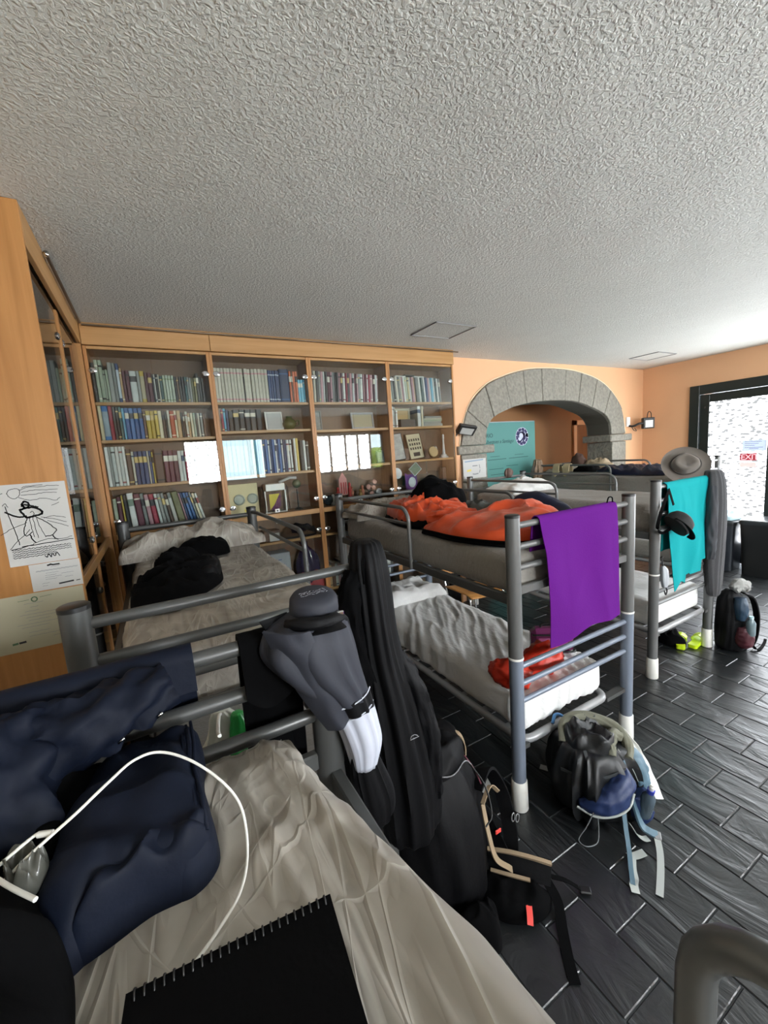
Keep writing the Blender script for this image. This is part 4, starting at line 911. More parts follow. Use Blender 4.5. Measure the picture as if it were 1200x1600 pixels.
# ------------------------------------------------------------------ notices on the glazed door
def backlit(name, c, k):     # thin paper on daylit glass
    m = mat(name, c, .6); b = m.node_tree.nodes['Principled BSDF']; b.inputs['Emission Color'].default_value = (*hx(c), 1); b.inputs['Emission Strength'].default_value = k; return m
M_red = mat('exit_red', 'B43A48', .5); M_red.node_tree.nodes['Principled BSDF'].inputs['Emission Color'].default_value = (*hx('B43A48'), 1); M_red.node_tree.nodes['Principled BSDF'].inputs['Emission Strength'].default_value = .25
t = thing('exit_sign', (XR + .005, 2.375, 1.40), 'small red EXIT sticker on the glazed door', 'sign')
MB().box(XR + .006, XR + .009, 2.285, 2.462, 1.395, 1.49).put('sticker', M_red, t)
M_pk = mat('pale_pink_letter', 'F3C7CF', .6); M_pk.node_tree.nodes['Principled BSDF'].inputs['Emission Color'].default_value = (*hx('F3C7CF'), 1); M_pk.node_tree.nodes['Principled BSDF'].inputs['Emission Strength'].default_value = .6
text_obj('lettering', 'EXIT', .10, M_pk, t, (XR + .005, 2.452, 1.407), (0, -1, 0), (0, 0, 1), spacing=.88)
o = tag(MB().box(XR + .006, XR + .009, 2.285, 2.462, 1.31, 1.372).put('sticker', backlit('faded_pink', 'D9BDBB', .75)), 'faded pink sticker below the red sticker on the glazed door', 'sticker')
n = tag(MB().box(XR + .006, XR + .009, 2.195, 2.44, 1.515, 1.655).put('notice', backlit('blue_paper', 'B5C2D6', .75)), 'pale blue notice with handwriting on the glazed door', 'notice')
strokes('handwriting', lines([(.12, .1, .8), (.095, .1, .68), (.07, .1, .52), (.045, .1, .86), (.03, .3, .68)], 0, .245, .003), mat('blue_ink', '5F6F98', .7), n, (XR + .005, 2.44, 1.515), (0, -1, 0), (0, 0, 1), .004)

# ------------------------------------------------------------------ waste bins by the door
def bin_(label, x0, x1, y0, y1, h, col, bag):
    t = thing('waste_bin', ((x0 + x1) / 2, (y0 + y1) / 2, 0), label, 'bin', 'bins by the glazed door'); cx, cy = (x0 + x1) / 2, (y0 + y1) / 2; wx, wy = (x1 - x0) / 2, (y1 - y0) / 2
    loft('bin_body', [(cx, cy, 0.002, wx * .82, wy * .82, 0), (cx, cy, .02, wx * .84, wy * .84, 0), (cx, cy, h * .5, wx * .92, wy * .92, 0), (cx, cy, h - .05, wx, wy, 0)], mat('bin_' + col, col, .35), t, sq=7, n=32)
    loft('bin_lid', [(cx, cy, h - .06, wx * 1.05, wy * 1.05, 0), (cx, cy, h - .02, wx * 1.05, wy * 1.05, 0), (cx, cy, h, wx * .9, wy * .9, 0), (cx, cy, h + .005, wx * .4, wy * .4, 0)], mat('lid_' + col, '2B3032', .3), t, sq=6, n=32, k=3)
    if bag: heap('bag_liner', [(x0 + .02, y0 + .04), (x1 - .03, y0 + .02), (x1 - .02, y1 - .03), (x0 + .03, y1 - .02)], h + .004, .06, mat('pale_blue_plastic', 'A9C4CC', .25), t, seed=4, fold=.03, rings=10)
bin_('dark waste bin with pale blue liner on its lid by the door', 6.28, 6.62, 2.32, 2.62, .66, '2F343B', True)
bin_('wide black waste bin by the door, right of the lidded one', 6.24, 6.64, 1.86, 2.27, .70, '1E1F1F', False)

# ------------------------------------------------------------------ things in the glazed shelves
def frame(label, cx, z, wd, h, lean_, m_in, m_fr=None, y=YC + .09, bw=.012, turn=0, cat='picture frame', name='picture_frame'):
    t = thing(name, (cx, y, z), label, cat); Mx = Matrix.Translation((cx, y, z + .001)) @ Matrix.Rotation(R(turn), 4, 'Y') @ Matrix.Rotation(R(lean_), 4, 'X'); F = m_fr or M_oak
    a = abs(math.sin(R(turn))) * wd / 2; Mx = Matrix.Translation((0, 0, a)) @ Mx
    for q in ((-wd / 2, wd / 2, 0, bw), (-wd / 2, wd / 2, h - bw, h)): MB().box(q[0], q[1], -.008, .008, q[2], q[3], .002, M=Mx).put('frame_bar', F, t)
    for q in ((-wd / 2, -wd / 2 + bw), (wd / 2 - bw, wd / 2)): MB().box(q[0], q[1], -.008, .008, bw, h - bw, .002, M=Mx).put('frame_bar', F, t)
    MB().box(-wd / 2 + bw, wd / 2 - bw, -.002, .004, bw, h - bw, M=Mx).put('picture', m_in, t)
    return t, Mx
# second bay, bottom compartment
t = thing('medal_board', (.63, 3.58, 1.372), 'cream display board with two round glass medallions in the second bay', 'display board')
MB().box(.512, .765, 3.60, 3.612, 1.373, 1.64, .002).put('board', mat('cream_board', 'CFC49A', .6), t)
for cx in (.605, .715): MB().lathe([(0, 0), (.036, 0), (.046, .004), (.046, .012), (.038, .014), (.034, .008), (0, .008)], (cx, 3.598, 1.51), 22, Matrix.Rotation(R(90), 4, 'X')).put('medallion', mat('moulded_glass', '9AA39A', .15, .2), t, True, 50)
MB().box(.64, .69, 3.594, 3.599, 1.40, 1.425).put('yellow_tag', mat('yellow_card', 'D9CB5E', .6), t)
tag(loft('bag', [(.79, 3.58, 1.3735, .018, .05, 0), (.79, 3.58, 1.45, .022, .055, 0), (.79, 3.58, 1.52, .02, .04, 0), (.785, 3.58, 1.60, .014, .03, 0)], M_blacksh, fold=.2, seed=2), 'upright black pouch beside the medallion board, second bay', 'bag')
t = thing('pennant', (.885, 3.53, 1.374), 'small purple and yellow pennant in the second bay', 'pennant')
MB().prism([(.835, 1.54), (.935, 1.54), (.935, 1.43), (.885, 1.38), (.835, 1.41)], 1, 3.528, 3.533).put('cloth', mat('pennant_purple', '5A2750', .7), t)
MB().prism([(.838, 1.535), (.93, 1.535), (.875, 1.44), (.838, 1.40)], 1, 3.524, 3.528).put('yellow_half', mat('pennant_yellow', 'C9B84A', .7), t)
tag(MB().box(.82, .985, 3.54, 3.66, 1.56, 1.62, .004).box(.80, .99, 3.535, 3.665, 1.374, 1.378).box(.81, .82, 3.56, 3.64, 1.376, 1.56).box(.985, .995, 3.56, 3.64, 1.376, 1.56).put('display_stand', M_whitepl), 'white plastic stand holding papers in the second bay', 'stand')
tag(MB().tube([(.93, 3.52, 1.63), (1.03, 3.53, 1.66), (1.09, 3.53, 1.655)], .012, 10).put('rolled_paper', M_paper, None, True), 'white rolled paper lying on the stand, second bay', 'paper roll')
t = thing('trophy', (1.06, 3.57, 1.374), 'slim stand with a small globe and yellow base in the second bay', 'trophy')
MB().tube([(1.02, 3.56, 1.376), (1.005, 3.56, 1.60)], .003, 6).put('stem', M_chrome, t); MB().lathe([(0, -.04), (.028, -.028), (.04, 0), (.028, .028), (0, .04)], (1.10, 3.57, 1.60), 16).put('globe', mat('globe_glass', '55624E', .2), t, True)
MB().lathe([(0, 0), (.04, 0), (.03, .01), (.008, .02), (.008, .18), (0, .185)], (1.10, 3.57, 1.3735), 14).put('pedestal', mat('dark_metal', '3B3A36', .4, .5), t, True, 50)
t, _ = frame('white picture standing beside a green jug, second shelf of second bay', .965, 2.070, .15, .16, -10, M_paper, M_whitepl, y=3.58)
t = thing('jug', (1.09, 3.57, 2.07), 'squat green glazed jug on the second shelf of the second bay', 'jug'); MG = mat('green_glaze', '47502C', .2)
MB().lathe([(0, 0), (.03, 0), (.055, .03), (.06, .055), (.045, .085), (.025, .10), (.028, .115), (.02, .115), (0, .10)], (1.09, 3.57, 2.0705), 20).put('jug_body', MG, t, True, 60)
tube_obj('handle', [(1.145, 3.57, 2.14), (1.175, 3.57, 2.15), (1.175, 3.57, 2.11), (1.148, 3.57, 2.10)], .006, MG, t)
# third bay
frame('small dark framed portrait on the second shelf of the third bay', 1.345, 2.055, .085, .175, -6, mat('grey_photo', '8B8D88', .6, var=(40, .5)), mat('pewter', '6B6B66', .4, .5), y=3.56)
frame('pale silver picture frame lying landscape on the second shelf, third bay', 1.80, 2.055, .24, .155, -8, mat('buff_card', 'A39A80', .6), M_steel_l, y=3.56, bw=.018)
frame('grey picture frame on the third shelf at the right of the third bay', 1.965, 1.722, .085, .12, -8, mat('grey_card', '8F928C', .6), M_steel_d, y=3.56)
frame('black and white photograph leaning on the third shelf of the rightmost bay', 2.18, 1.725, .165, .27, -9, mat('bw_photo', 'A9ABA8', .6, var=(22, .7)), M_blackpl, y=3.56, bw=.006, turn=-5)
tag(MB().box(2.255, 2.31, 3.58, 3.595, 1.7255, 1.845, .002).put('plaque', wood('walnut', '5B3B22', '45290F', 2)), 'small upright walnut plaque on the third shelf, rightmost bay', 'plaque')
t, Mx = frame('framed certificate with rows of portraits leaning in the rightmost bay', 2.43, 1.725, .185, .27, -12, mat('certificate', 'C6BC9E', .6), mat('walnut_frame', '54371F', .5), y=3.60, bw=.007, turn=-4)
dm = MB()
for r_ in range(3):
    for c_ in range(5): dm.box(-.065 + c_ * .029, -.048 + c_ * .029, -.0035, -.002, .19 - r_ * .045, .215 - r_ * .045, M=Mx)
dm.box(-.04, .04, -.0035, -.002, .03, .07, M=Mx).put('portraits', M_ink, t)['kind'] = 'stuff'
t = thing('round_plate', (2.585, 3.52, 1.725), 'round wooden plate standing before the certificate, rightmost bay', 'plate'); Mx = Matrix.Rotation(R(78), 4, 'X')
MB().lathe([(0, 0), (.058, 0), (.066, .006), (.066, .012), (.056, .010), (.05, .008), (0, .008)], (2.575, 3.53, 1.793), 26, Mx).put('rim', mat('dark_rim', '57401F', .4), t, True, 50)
MB().lathe([(0, .0105), (.054, .0105), (.054, .0125), (0, .0125)], (2.575, 3.53, 1.793), 26, Mx).put('face', mat('plate_face', 'B49A6E', .5, var=(60, .2)), t)
t = thing('obelisk', (2.73, 3.55, 1.725), 'white slender tower figurine on the third shelf, rightmost bay', 'figurine'); ML = mat('white_porcelain', 'BFC4C6', .3)
MB().lathe([(0, 0), (.05, 0), (.05, .012), (.035, .016), (.035, .03), (.018, .04), (.012, .12), (.010, .19), (0, .19)], (2.73, 3.55, 1.7255), 14).put('column', ML, t, True, 50)
MB().lathe([(0, .19), (.008, .19), (.014, .205), (.009, .222), (.012, .232), (.006, .245), (0, .246)], (2.73, 3.55, 1.7255), 12).put('figure', ML, t, True, 50)
# box frames on second shelf, rightmost bay
frame('open wooden box frame on the second shelf of the rightmost bay', 2.265, 2.0555, .19, .19, 0, mat('box_inside', 'A98F63', .7), M_paperc, y=3.60, bw=.022)
tag(MB().box(2.185, 2.36, 3.50, 3.58, 2.0555, 2.132, .003).put('box', mat('dark_case', '36322D', .5)), 'dark low case in front of the box frame, rightmost bay', 'box')
# bottom compartments
t = thing('sculpture', (2.55, 3.57, 1.372), 'white scalloped paper sculpture at the bottom of the rightmost bay', 'sculpture')
loft('petals', [(2.50, 3.57, 1.3735, .085, .03, 0), (2.50, 3.57, 1.42, .09, .03, 0), (2.53, 3.57, 1.49, .075, .03, 0), (2.55, 3.57, 1.535, .03, .02, 0)], ML, t, fold=.45, kf=7, seed=3, n=56)
MB().box(2.535, 2.545, 3.528, 3.54, 1.45, 1.485).box(2.558, 2.568, 3.528, 3.54, 1.45, 1.485).put('slots', M_blackpl, t)
t = thing('pennant', (2.30, 3.56, 1.374), 'purple banner pennant with white oval badge in the rightmost bay', 'pennant')
MB().prism([(2.235, 1.60), (2.27, 1.58), (2.375, 1.59), (2.385, 1.43), (2.33, 1.385), (2.24, 1.42)], 1, 3.565, 3.571).put('cloth', mat('purple_felt', '5E3170', .8), t)
MB().lathe([(0, 0), (.042, 0), (.044, .003), (.044, .007), (.034, .007), (.032, .004), (0, .004)], (2.315, 3.564, 1.50), 20, Matrix.Rotation(R(90), 4, 'X') @ Matrix.Scale(1.2, 4, (0, 1, 0))).put('badge', ML, t, True, 40)
t, Mx = frame('green and white picture resting tilted on the purple pennant', 2.385, 1.555, .115, .10, -8, mat('green_picture', '3E5F46', .5, var=(25, .5)), ML, y=3.545, bw=.006, turn=-38)
t = thing('dish', (2.17, 3.60, 1.374), 'white dish on a stand at the left of the rightmost bay', 'dish')
MB().lathe([(0, 0), (.02, 0), (.05, .012), (.056, .018), (.046, .016), (0, .006)], (2.155, 3.60, 1.60), 18, Matrix.Rotation(R(80), 4, 'X')).put('plate', ML, t, True, 60); MB().lathe([(0, 0), (.03, 0), (.012, .01), (.008, .17), (0, .17)], (2.155, 3.605, 1.374), 12).put('stand', M_oak, t, True, 50)
tag(loft('figurine', [(2.70, 3.54, 1.3735, .03, .02, 0), (2.70, 3.54, 1.42, .035, .022, 0), (2.69, 3.54, 1.46, .02, .015, 0), (2.69, 3.54, 1.475, .005, .005, 0)], ML, fold=.3, kf=6, seed=8), 'small white glass block figurine, bottom right of the rightmost bay', 'figurine')
tag(MB().box(2.74, 2.79, 3.60, 3.66, 1.374, 1.62, .002).put('box', mat('dark_books_box', '4A3428', .5)), 'tall dark brown box file at the right end of the rightmost bay', 'box')
tag(MB().box(2.20, 2.26, 3.48, 3.53, 1.374, 1.40, .003).put('box', M_blackpl), 'tiny black box at the front of the rightmost bay', 'box')
# third bay figures
M_skin = mat('terracotta_figure', 'A4644C', .6); M_redc = mat('red_cloth_figure', 'A93A38', .7)
t = thing('pennant', (1.56, 3.56, 1.374), 'red and white striped pennant hanging in the third bay', 'pennant')
MB().prism([(1.505, 1.60), (1.545, 1.665), (1.585, 1.60), (1.585, 1.45), (1.505, 1.45)], 1, 3.565, 3.571).put('cloth', mat('pale_red', 'C48A84', .7), t)
for q in (1.520, 1.545, 1.567): MB().box(q, q + .009, 3.560, 3.565, 1.46, 1.57).put('stripe', M_redc, t)
MB().tube([(1.545, 3.575, 1.374), (1.545, 3.575, 1.66)], .003, 6).put('rod', M_blackpl, t)
k = 0
for (x, h, mm, lb) in ((1.475, .16, M_redc, 'red figurine left of the striped pennant'), (1.645, .15, M_skin, 'brown figurine beside the pennant'), (1.70, .12, mat('gold_figure', '9A7B44', .4, .3), 'gilt figurine in the middle of the third bay'), (1.76, .15, M_skin, 'tan figurine right of the gilt one'), (1.42, .10, ML, 'white figurine at left of the third bay'), (1.625, .19, M_redc, 'tall red figurine behind the brown one')):
    t = thing('figurine', (x, 3.54 + .05 * (k % 2), 1.374), lb, 'figurine', 'figurines in the third bay'); c = (x, 3.53 + .07 * (k % 2), 1.3735); k += 1
    MB().lathe([(0, 0), (.024, 0), (.026, .01), (.016, h * .45), (.02, h * .6), (.014, h * .74), (.006, h * .78), (0, h * .78)], c, 14).put('figure_body', mm, t, True, 50)
    MB().lathe([(0, h * .77), (.010, h * .79), (.014, h * .87), (.010, h * .96), (0, h)], c, 12).put('figure_head', mm, t, True, 50)
for i, (x, z, r_) in enumerate(((1.83, 1.50, .030), (1.885, 1.49, .026), (1.90, 1.545, .03), (1.94, 1.44, .034), (1.86, 1.43, .028))):
    t = thing('medal', (x, 3.60, z), ('upper left bronze', 'upper middle bronze', 'highest bronze', 'white rightmost', 'lowest bronze')[i] + ' medal in the cluster at the right of the third bay', 'medal', 'medal cluster in the third bay')
    MB().lathe([(0, 0), (r_, 0), (r_, .008), (r_ * .8, .010), (r_ * .74, .006), (0, .006)], (x, 3.60, z), 18, Matrix.Rotation(R(90), 4, 'X')).put('ring', mat('bronze_medal', '6E4C40', .35, .4) if i != 3 else ML, t, True, 40)
    MB().box(x - .004, x + .004, 3.603, 3.607, 1.374, z).put('support', M_blackpl, t)
t = thing('vase', (1.385, 3.56, 1.374), 'dark blue glass bowl at the left of the third bay', 'vase'); MB().lathe([(0, 0), (.03, 0), (.058, .03), (.06, .06), (.045, .085), (.04, .08), (.05, .05), (0, .01)], (1.39, 3.57, 1.3735), 20).put('bowl', mat('dark_glass', '2A3740', .12), t, True, 60)
# low shelves
o = tag(MB().box(.76, .90, 3.52, 3.66, 1.1315, 1.22, .003).put('box', mat('brown_wood_box', '4A2E1D', .5)), 'low dark wooden box on the shelf under the second bay', 'box')
o = tag(MB().box(.80, .885, 3.505, 3.509, 1.1315, 1.20, .001).put('card', M_paper), 'white card leaning on the dark wooden box, second bay', 'card')
tag(heap('tools', [(.93, 3.52), (1.2, 3.51), (1.21, 3.64), (.94, 3.64)], 1.1305, .06, M_blacksh, seed=31, fold=.03, rings=12, edge=.004), 'heap of dark small gear on the shelf under the second bay', 'gear')
tag(loft('bag', [(1.14, 3.58, .6215, .10, .07, 0), (1.14, 3.58, .75, .11, .08, 0), (1.13, 3.58, .88, .10, .07, 0), (1.13, 3.58, .97, .07, .05, 0), (1.12, 3.58, 1.03, .03, .03, 0), (1.11, 3.58, 1.07, .04, .03, 0)], mat('violet_plastic', '2A2344', .15), fold=.22, seed=6), 'knotted dark violet plastic bag on the low shelf, second bay', 'bag')
tag(heap('cloth', [(1.02, 3.50), (1.235, 3.50), (1.235, 3.53), (1.03, 3.535)], .6215, .16, mat('red_cloth', 'A23A3E', .6), seed=32, fold=.03, rings=12), 'red cloth in front of the violet bag on the low shelf', 'cloth')
o = tag(MB().box(.70, .96, 3.50, 3.66, .6215, 1.02, .006).put('box', mat('white_carton', 'A9ACB0', .6)), 'tall white carton on the low shelf of the second bay', 'box')
strokes('printed_outline', [[(.04, .1), (.2, .1), (.2, .3), (.04, .3), (.04, .1)], [(.06, .34), (.18, .34)]], mat('blue_print', '4A5A86', .6), o, (.70, 3.4995, .6215), (1, 0, 0), (0, 0, 1), .006)

# ------------------------------------------------------------------ clothes on the bunk before the bookcase
ZB = 1.282
tag(heap('folded_garment', [(.075, 2.60), (.20, 2.55), (.33, 2.57), (.355, 2.68), (.31, 2.80), (.16, 2.83), (.08, 2.73)], ZB, .075, M_black, seed=41, fold=.014, e=3.2), 'small folded black garment beside the pillow on the left upper mattress', 'clothes')
t = thing('jacket', (.02, 2.05, ZB), 'crumpled black jacket thrown on the left upper mattress', 'jacket')
heap('jacket_body', [(-.14, 1.86), (-.11, 1.71), (.02, 1.69), (.13, 1.82), (.22, 1.98), (.215, 2.15), (.08, 2.22), (-.02, 2.15), (-.11, 2.05)], ZB, .075, M_black, t, seed=42, fold=.022, e=3)
heap('hood', [(-.04, 2.02), (.02, 1.93), (.10, 2.05), (.16, 2.25), (.08, 2.38), (.0, 2.30), (-.05, 2.16)], ZB + .03, .075, M_black, t, seed=43, fold=.02, e=3)
heap('sleeve', [(.10, 1.96), (.17, 1.90), (.22, 2.0), (.23, 2.16), (.17, 2.22), (.12, 2.10)], ZB + .02, .06, M_blacksh, t, seed=44, fold=.014, e=3)
tag(MB().tube([(-.257, 2.70, 1.29), (-.225, 2.70, 1.33)], .007, 8).put('toggle', M_chrome, None, True), 'tiny metal toggle hanging by the left corner of the pillow', 'toggle') if False else None

# ------------------------------------------------------------------ nearest bunk: navy jacket over the rail, navy bundle, cable, notebook
def drape(fn_top, x0, x1, yr, zr, front, back, m, name, parent, seed, off=.024, amp=.010, kf=26, nu=40, th=.005, sx=lambda u, v: 0):
    """cloth laid over an end rail: front(u), back(u) give hanging lengths"""
    def f(u, v):
        x = x0 + (x1 - x0) * u; Lf, Lb = front(u), back(u); s = v * (Lf + Lb + PI * off) ; y = z = 0
        if s < Lb: y, z = yr + off, zr - (Lb - s); d = (Lb - s)
        elif s < Lb + PI * off: a = (s - Lb) / off; y, z = yr + off * math.cos(a), zr + off * math.sin(a); d = 0
        else: d = s - Lb - PI * off; y, z = yr - off, zr - d
        g = min(1, d / .15); fo = nz(x * kf * .35, seed, z * 1.6) * amp * 2 + ridge(x * kf * .3, z * 1.0 + seed, seed) * amp
        return (x + sx(u, d), y - g * (fo + amp * .4) * (1 if s > Lb else -1), z)
    return surf(name, f, nu, 46, m, parent, th)
t = thing('navy_jacket', (-.12, .82, 1.3), 'navy jacket bunched over the head rail of the nearest bunk', 'jacket')
def roll(name, pts, rad, m, parent, seed, fold=.25, n=36, k=7, fy=1.0):
    """bulky roll of cloth along a path"""
    P = cr(pts, k); rr = cr([(r_, 0, 0) for r_ in rad], k); vs = []; fs = []; M_ = len(P); nrm = Vector((0, 0, 1))
    for i, p in enumerate(P):
        T_ = (P[min(i + 1, M_ - 1)] - P[max(i - 1, 0)]).normalized(); nrm = nrm - T_ * nrm.dot(T_)
        nrm = nrm.normalized() if nrm.length > 1e-4 else Vector((0, 1, 0)); bi = T_.cross(nrm)
        for j in range(n):
            a = 2 * PI * j / n; q = i / M_ * 3
            f = 1 + fold * (ridge(math.cos(a) * 1.4 + seed, math.sin(a) * 1.4 + q * 1.3, seed) * 1.1 + nz(math.cos(a) * 2 + seed, q * 4, math.sin(a) * 2) - .3)
            vs.append(p + (bi * math.cos(a) * fy + nrm * math.sin(a)) * rr[i].x * f)
    for i in range(M_ - 1):
        for j in range(n): fs.append((i * n + j, i * n + (j + 1) % n, (i + 1) * n + (j + 1) % n, (i + 1) * n + j))
    fs += [tuple(reversed(range(n))), tuple(range((M_ - 1) * n, M_ * n))]
    return put(name, vs, fs, m, parent, True, auto=80)
drape(None, -.30, .022, .84, 1.445, lambda u: .085 + .03 * math.sin(u * 5), lambda u: .13, M_navy, 'jacket_body', t, 5, off=.026, amp=.018, kf=30, nu=50, th=.008)
roll('sleeve', [(-.02, .79, 1.43), (-.09, .775, 1.415), (-.17, .77, 1.40), (-.25, .77, 1.40), (-.33, .78, 1.40)], (.030, .042, .048, .05, .05), M_navy, t, 6, fold=.35)
roll('hood', [(-.255, .775, 1.44), (-.245, .73, 1.38), (-.25, .69, 1.32), (-.28, .66, 1.275)], (.055, .075, .075, .05), M_navy, t, 7, fold=.25)
for p in ((-.045, .742, 1.398), (-.10, .727, 1.385)):
    MB().tube([p, (p[0] + .009, p[1], p[2] + .006)], .0022, 6).put('zip_pull', M_chrome, t, True)
t = thing('navy_bundle', (-.08, .60, 1.285), 'large dark navy folded jacket lying on the nearest mattress', 'jacket')
heap('folded_body', [(-.135, .795), (-.06, .80), (.012, .79), (.008, .68), (.012, .60), (.012, .540), (-.02, .515), (-.06, .520), (-.11, .510), (-.15, .495), (-.18, .53), (-.18, .60), (-.175, .70)], 1.268, .085, M_navy, t, seed=51, fold=.012, freq=9, e=5, rings=30, lump=.25)
for i in range(3):
    tube_obj('seam', [(.002 - i * .008, .775, 1.352 - i * .004), (.002 - i * .008, .70, 1.358), (-.002 - i * .008, .64, 1.358), (.002 - i * .009, .575, 1.355), (.002 - i * .010, .54, 1.335)], .0028, M_navy, t)
heap('folded_flap', [(-.11, .535), (-.06, .56), (-.01, .565), (.010, .545), (-.02, .518), (-.07, .515), (-.12, .50), (-.14, .505)], 1.275, .070, M_navy, t, seed=52, fold=.012, freq=14, e=4)
t = thing('black_jacket', (-.27, .38, 1.285), 'black garment heaped at the lower left corner of the nearest mattress', 'clothes')
heap('garment_body', [(-.50, .66), (-.30, .65), (-.20, .60), (-.150, .52), (-.134, .46), (-.132, .38), (-.135, .22), (-.15, .05), (-.30, .0), (-.5, .05)], 1.272, .10, M_black, t, seed=53, fold=.02, freq=8, e=4, rings=26)
heap('garment_fold', [(-.42, .64), (-.20, .60), (-.15, .64), (-.13, .72), (-.13, .79), (-.25, .795), (-.42, .79)], 1.268, .075, M_black, t, seed=55, fold=.02, e=4)
# spiral notebook
nb = thing('spiral_notebook', (.05, .27, 1.30), 'black spiral-bound notebook lying on the nearest mattress', 'notebook')
NBM = Matrix.Translation((-.085, .418, 1.302)) @ Matrix.Rotation(R(-6.0), 4, 'Z')
MB().box(0, .20, -.24, 0, 0, .0015, M=NBM).box(0, .20, -.24, 0, .0095, .011, M=NBM).put('cover', M_black, nb)
MB().box(.002, .198, -.238, -.004, .0018, .0092, M=NBM).put('pages', M_paper, nb)
for i in range(23):
    x = .008 + i * .0084
    MB().tube([NBM @ Vector((x, -.004 + .006 * math.cos(a), .0055 + 0.0095 * math.sin(a))) for a in [2 * PI * j / 10 for j in range(10)]], .0011, 5, closed=True).put('coil', M_blackpl, nb, True)
# white charging cable
cb = thing('charging_cable', (0, .6, 1.3), 'thin white charging cable looping over the nearest mattress', 'cable')
tube_obj('cord', [(-.217, .566, 1.35), (-.188, .571, 1.37), (-.16, .576, 1.385), (-.131, .58, 1.40), (-.099, .601, 1.41), (-.072, .628, 1.41), (-.041, .633, 1.405), (-.003, .608, 1.39), (.032, .577, 1.36), (.048, .553, 1.33), (.045, .519, 1.297), (.028, .477, 1.291), (-.002, .448, 1.289), (-.029, .428, 1.289)], .0019, M_whitepl, cb)
tube_obj('cord', [(-.217, .560, 1.36), (-.211, .578, 1.37), (-.192, .583, 1.38), (-.175, .59, 1.385), (-.170, .588, 1.385)], .0019, M_whitepl, cb)
tube_obj('plug', [(-.172, .589, 1.385), (-.157, .582, 1.385)], .0036, M_whitepl, cb, k=3)
tube_obj('plug', [(-.207, .560, 1.38), (-.182, .528, 1.38), (-.158, .500, 1.38)], .0026, M_whitepl, cb, k=3)
tube_obj('cord', [(-.25, .76, 1.40), (-.235, .735, 1.43), (-.222, .720, 1.445), (-.226, .700, 1.435), (-.25, .68, 1.41)], .0019, M_whitepl, cb)
tag(heap('plastic_packet', [(-.207, .587), (-.195, .60), (-.172, .592), (-.162, .568), (-.176, .546), (-.193, .552)], 1.345, .012, mat('clear_film', '55554F', .2), seed=54, fold=.014, freq=40, e=2), 'crumpled clear plastic packet beside the white cable plugs', 'packet')

# things hanging at the foot: black trousers, green and white bag between the two bunks
t = thing('trousers', (.16, .9, 1.2), 'black trousers hanging behind the rail under the grey jacket', 'clothes')
drape(None, .105, .235, .84, 1.44, lambda u: .10 + .03 * math.sin(u * 4), lambda u: .34, M_black, 'leg_cloth', t, 9, off=.024, amp=.016, kf=30, nu=26, th=.012)
t = thing('plastic_bag', (.07, 1.04, .93), 'green and white plastic carrier bag hanging between the bunks', 'bag')
loft('bag_body', [(.07, 1.03, 1.21, .015, .015), (.075, 1.03, 1.19, .028, .02), (.08, 1.03, 1.14, .045, .03), (.06, 1.03, 1.08, .07, .04), (.04, 1.03, .99, .075, .05), (.04, 1.03, .93, .05, .04)], mat('white_film', 'C2C5BC', .3), t, fold=.3, seed=4)
loft('green_print', [(.105, 1.012, 1.20, .012, .01), (.108, 1.010, 1.17, .022, .016), (.100, 1.008, 1.12, .026, .02), (.095, 1.008, 1.08, .01, .01)], mat('green_film', '2F9A4A', .3), t, fold=.25, seed=5)
tube_obj('handle', [(.07, 1.03, 1.20), (.06, .95, 1.24), (.05, .865, 1.262), (.05, .84, 1.265)], .004, M_whitepl, t)

# grey softshell jacket and cap on the near post
t = thing('softshell_jacket', (.27, .80, 1.0), 'slate grey and white softshell jacket hanging from the nearest bunk post', 'jacket')
loft('shoulders', [(.25, .812, 1.482, .05, .046), (.240, .805, 1.462, .082, .060), (.238, .795, 1.42, .094, .064), (.258, .787, 1.365, .080, .060), (.284, .782, 1.32, .062, .052), (.298, .78, 1.292, .054, .048)], M_greyj, t, fold=.14, kf=5, seed=3, n=60, vert=.4)
loft('chest_band', [(.299, .78, 1.300, .055, .049), (.306, .78, 1.282, .052, .047), (.312, .78, 1.262, .050, .045)], M_blacksh, t, fold=.12, kf=5, seed=3, n=60, vert=.4)
loft('white_panel', [(.312, .78, 1.268, .048, .043), (.326, .782, 1.22, .044, .041), (.337, .785, 1.165, .040, .038), (.337, .79, 1.105, .028, .028)], M_whitej, t, fold=.14, kf=5, seed=3, n=60, vert=.4)
loft('hem', [(.332, .80, 1.15, .028, .028), (.345, .81, 1.08, .042, .038), (.362, .82, 1.0, .050, .045), (.37, .83, .93, .045, .04), (.37, .83, .90, .02, .02)], M_blacksh, t, fold=.2, kf=5, seed=3, n=50, vert=.4)
for zz, rr, cx in ((1.297, .057, .30), (1.263, .051, .312)):
    tube_obj('reflective_piping', [(cx + rr * math.cos(R(a)), .78 + rr * .88 * math.sin(R(a)), zz + .010 * math.cos(R(a))) for a in range(190, 350, 20)], .0016, M_whitej, t, k=3)
def flap(u, v):      # open front edge of the jacket folded back toward the left
    L_ = Vector((.141, .765, 1.485)).lerp(Vector((.250, .765, 1.238)), v ** .95); R_ = Vector((.225, .735, 1.475)).lerp(Vector((.290, .74, 1.262)), v)
    p = L_.lerp(R_, u); p.y -= .018 * math.sin(PI * u) + .006 * nz(v * 5, u * 3, 4); p.x -= .008 * math.sin(PI * v) * (1 - u); return p
surf('front_flap', flap, 14, 30, M_greyj, t, .006)
surf('side_flap', lambda u, v: Vector((.150, .80, 1.485)).lerp(Vector((.268, .775, 1.23)), v) + Vector((.06 * u, .02 + .02 * u, .0)), 6, 20, M_blacksh, t, .005)
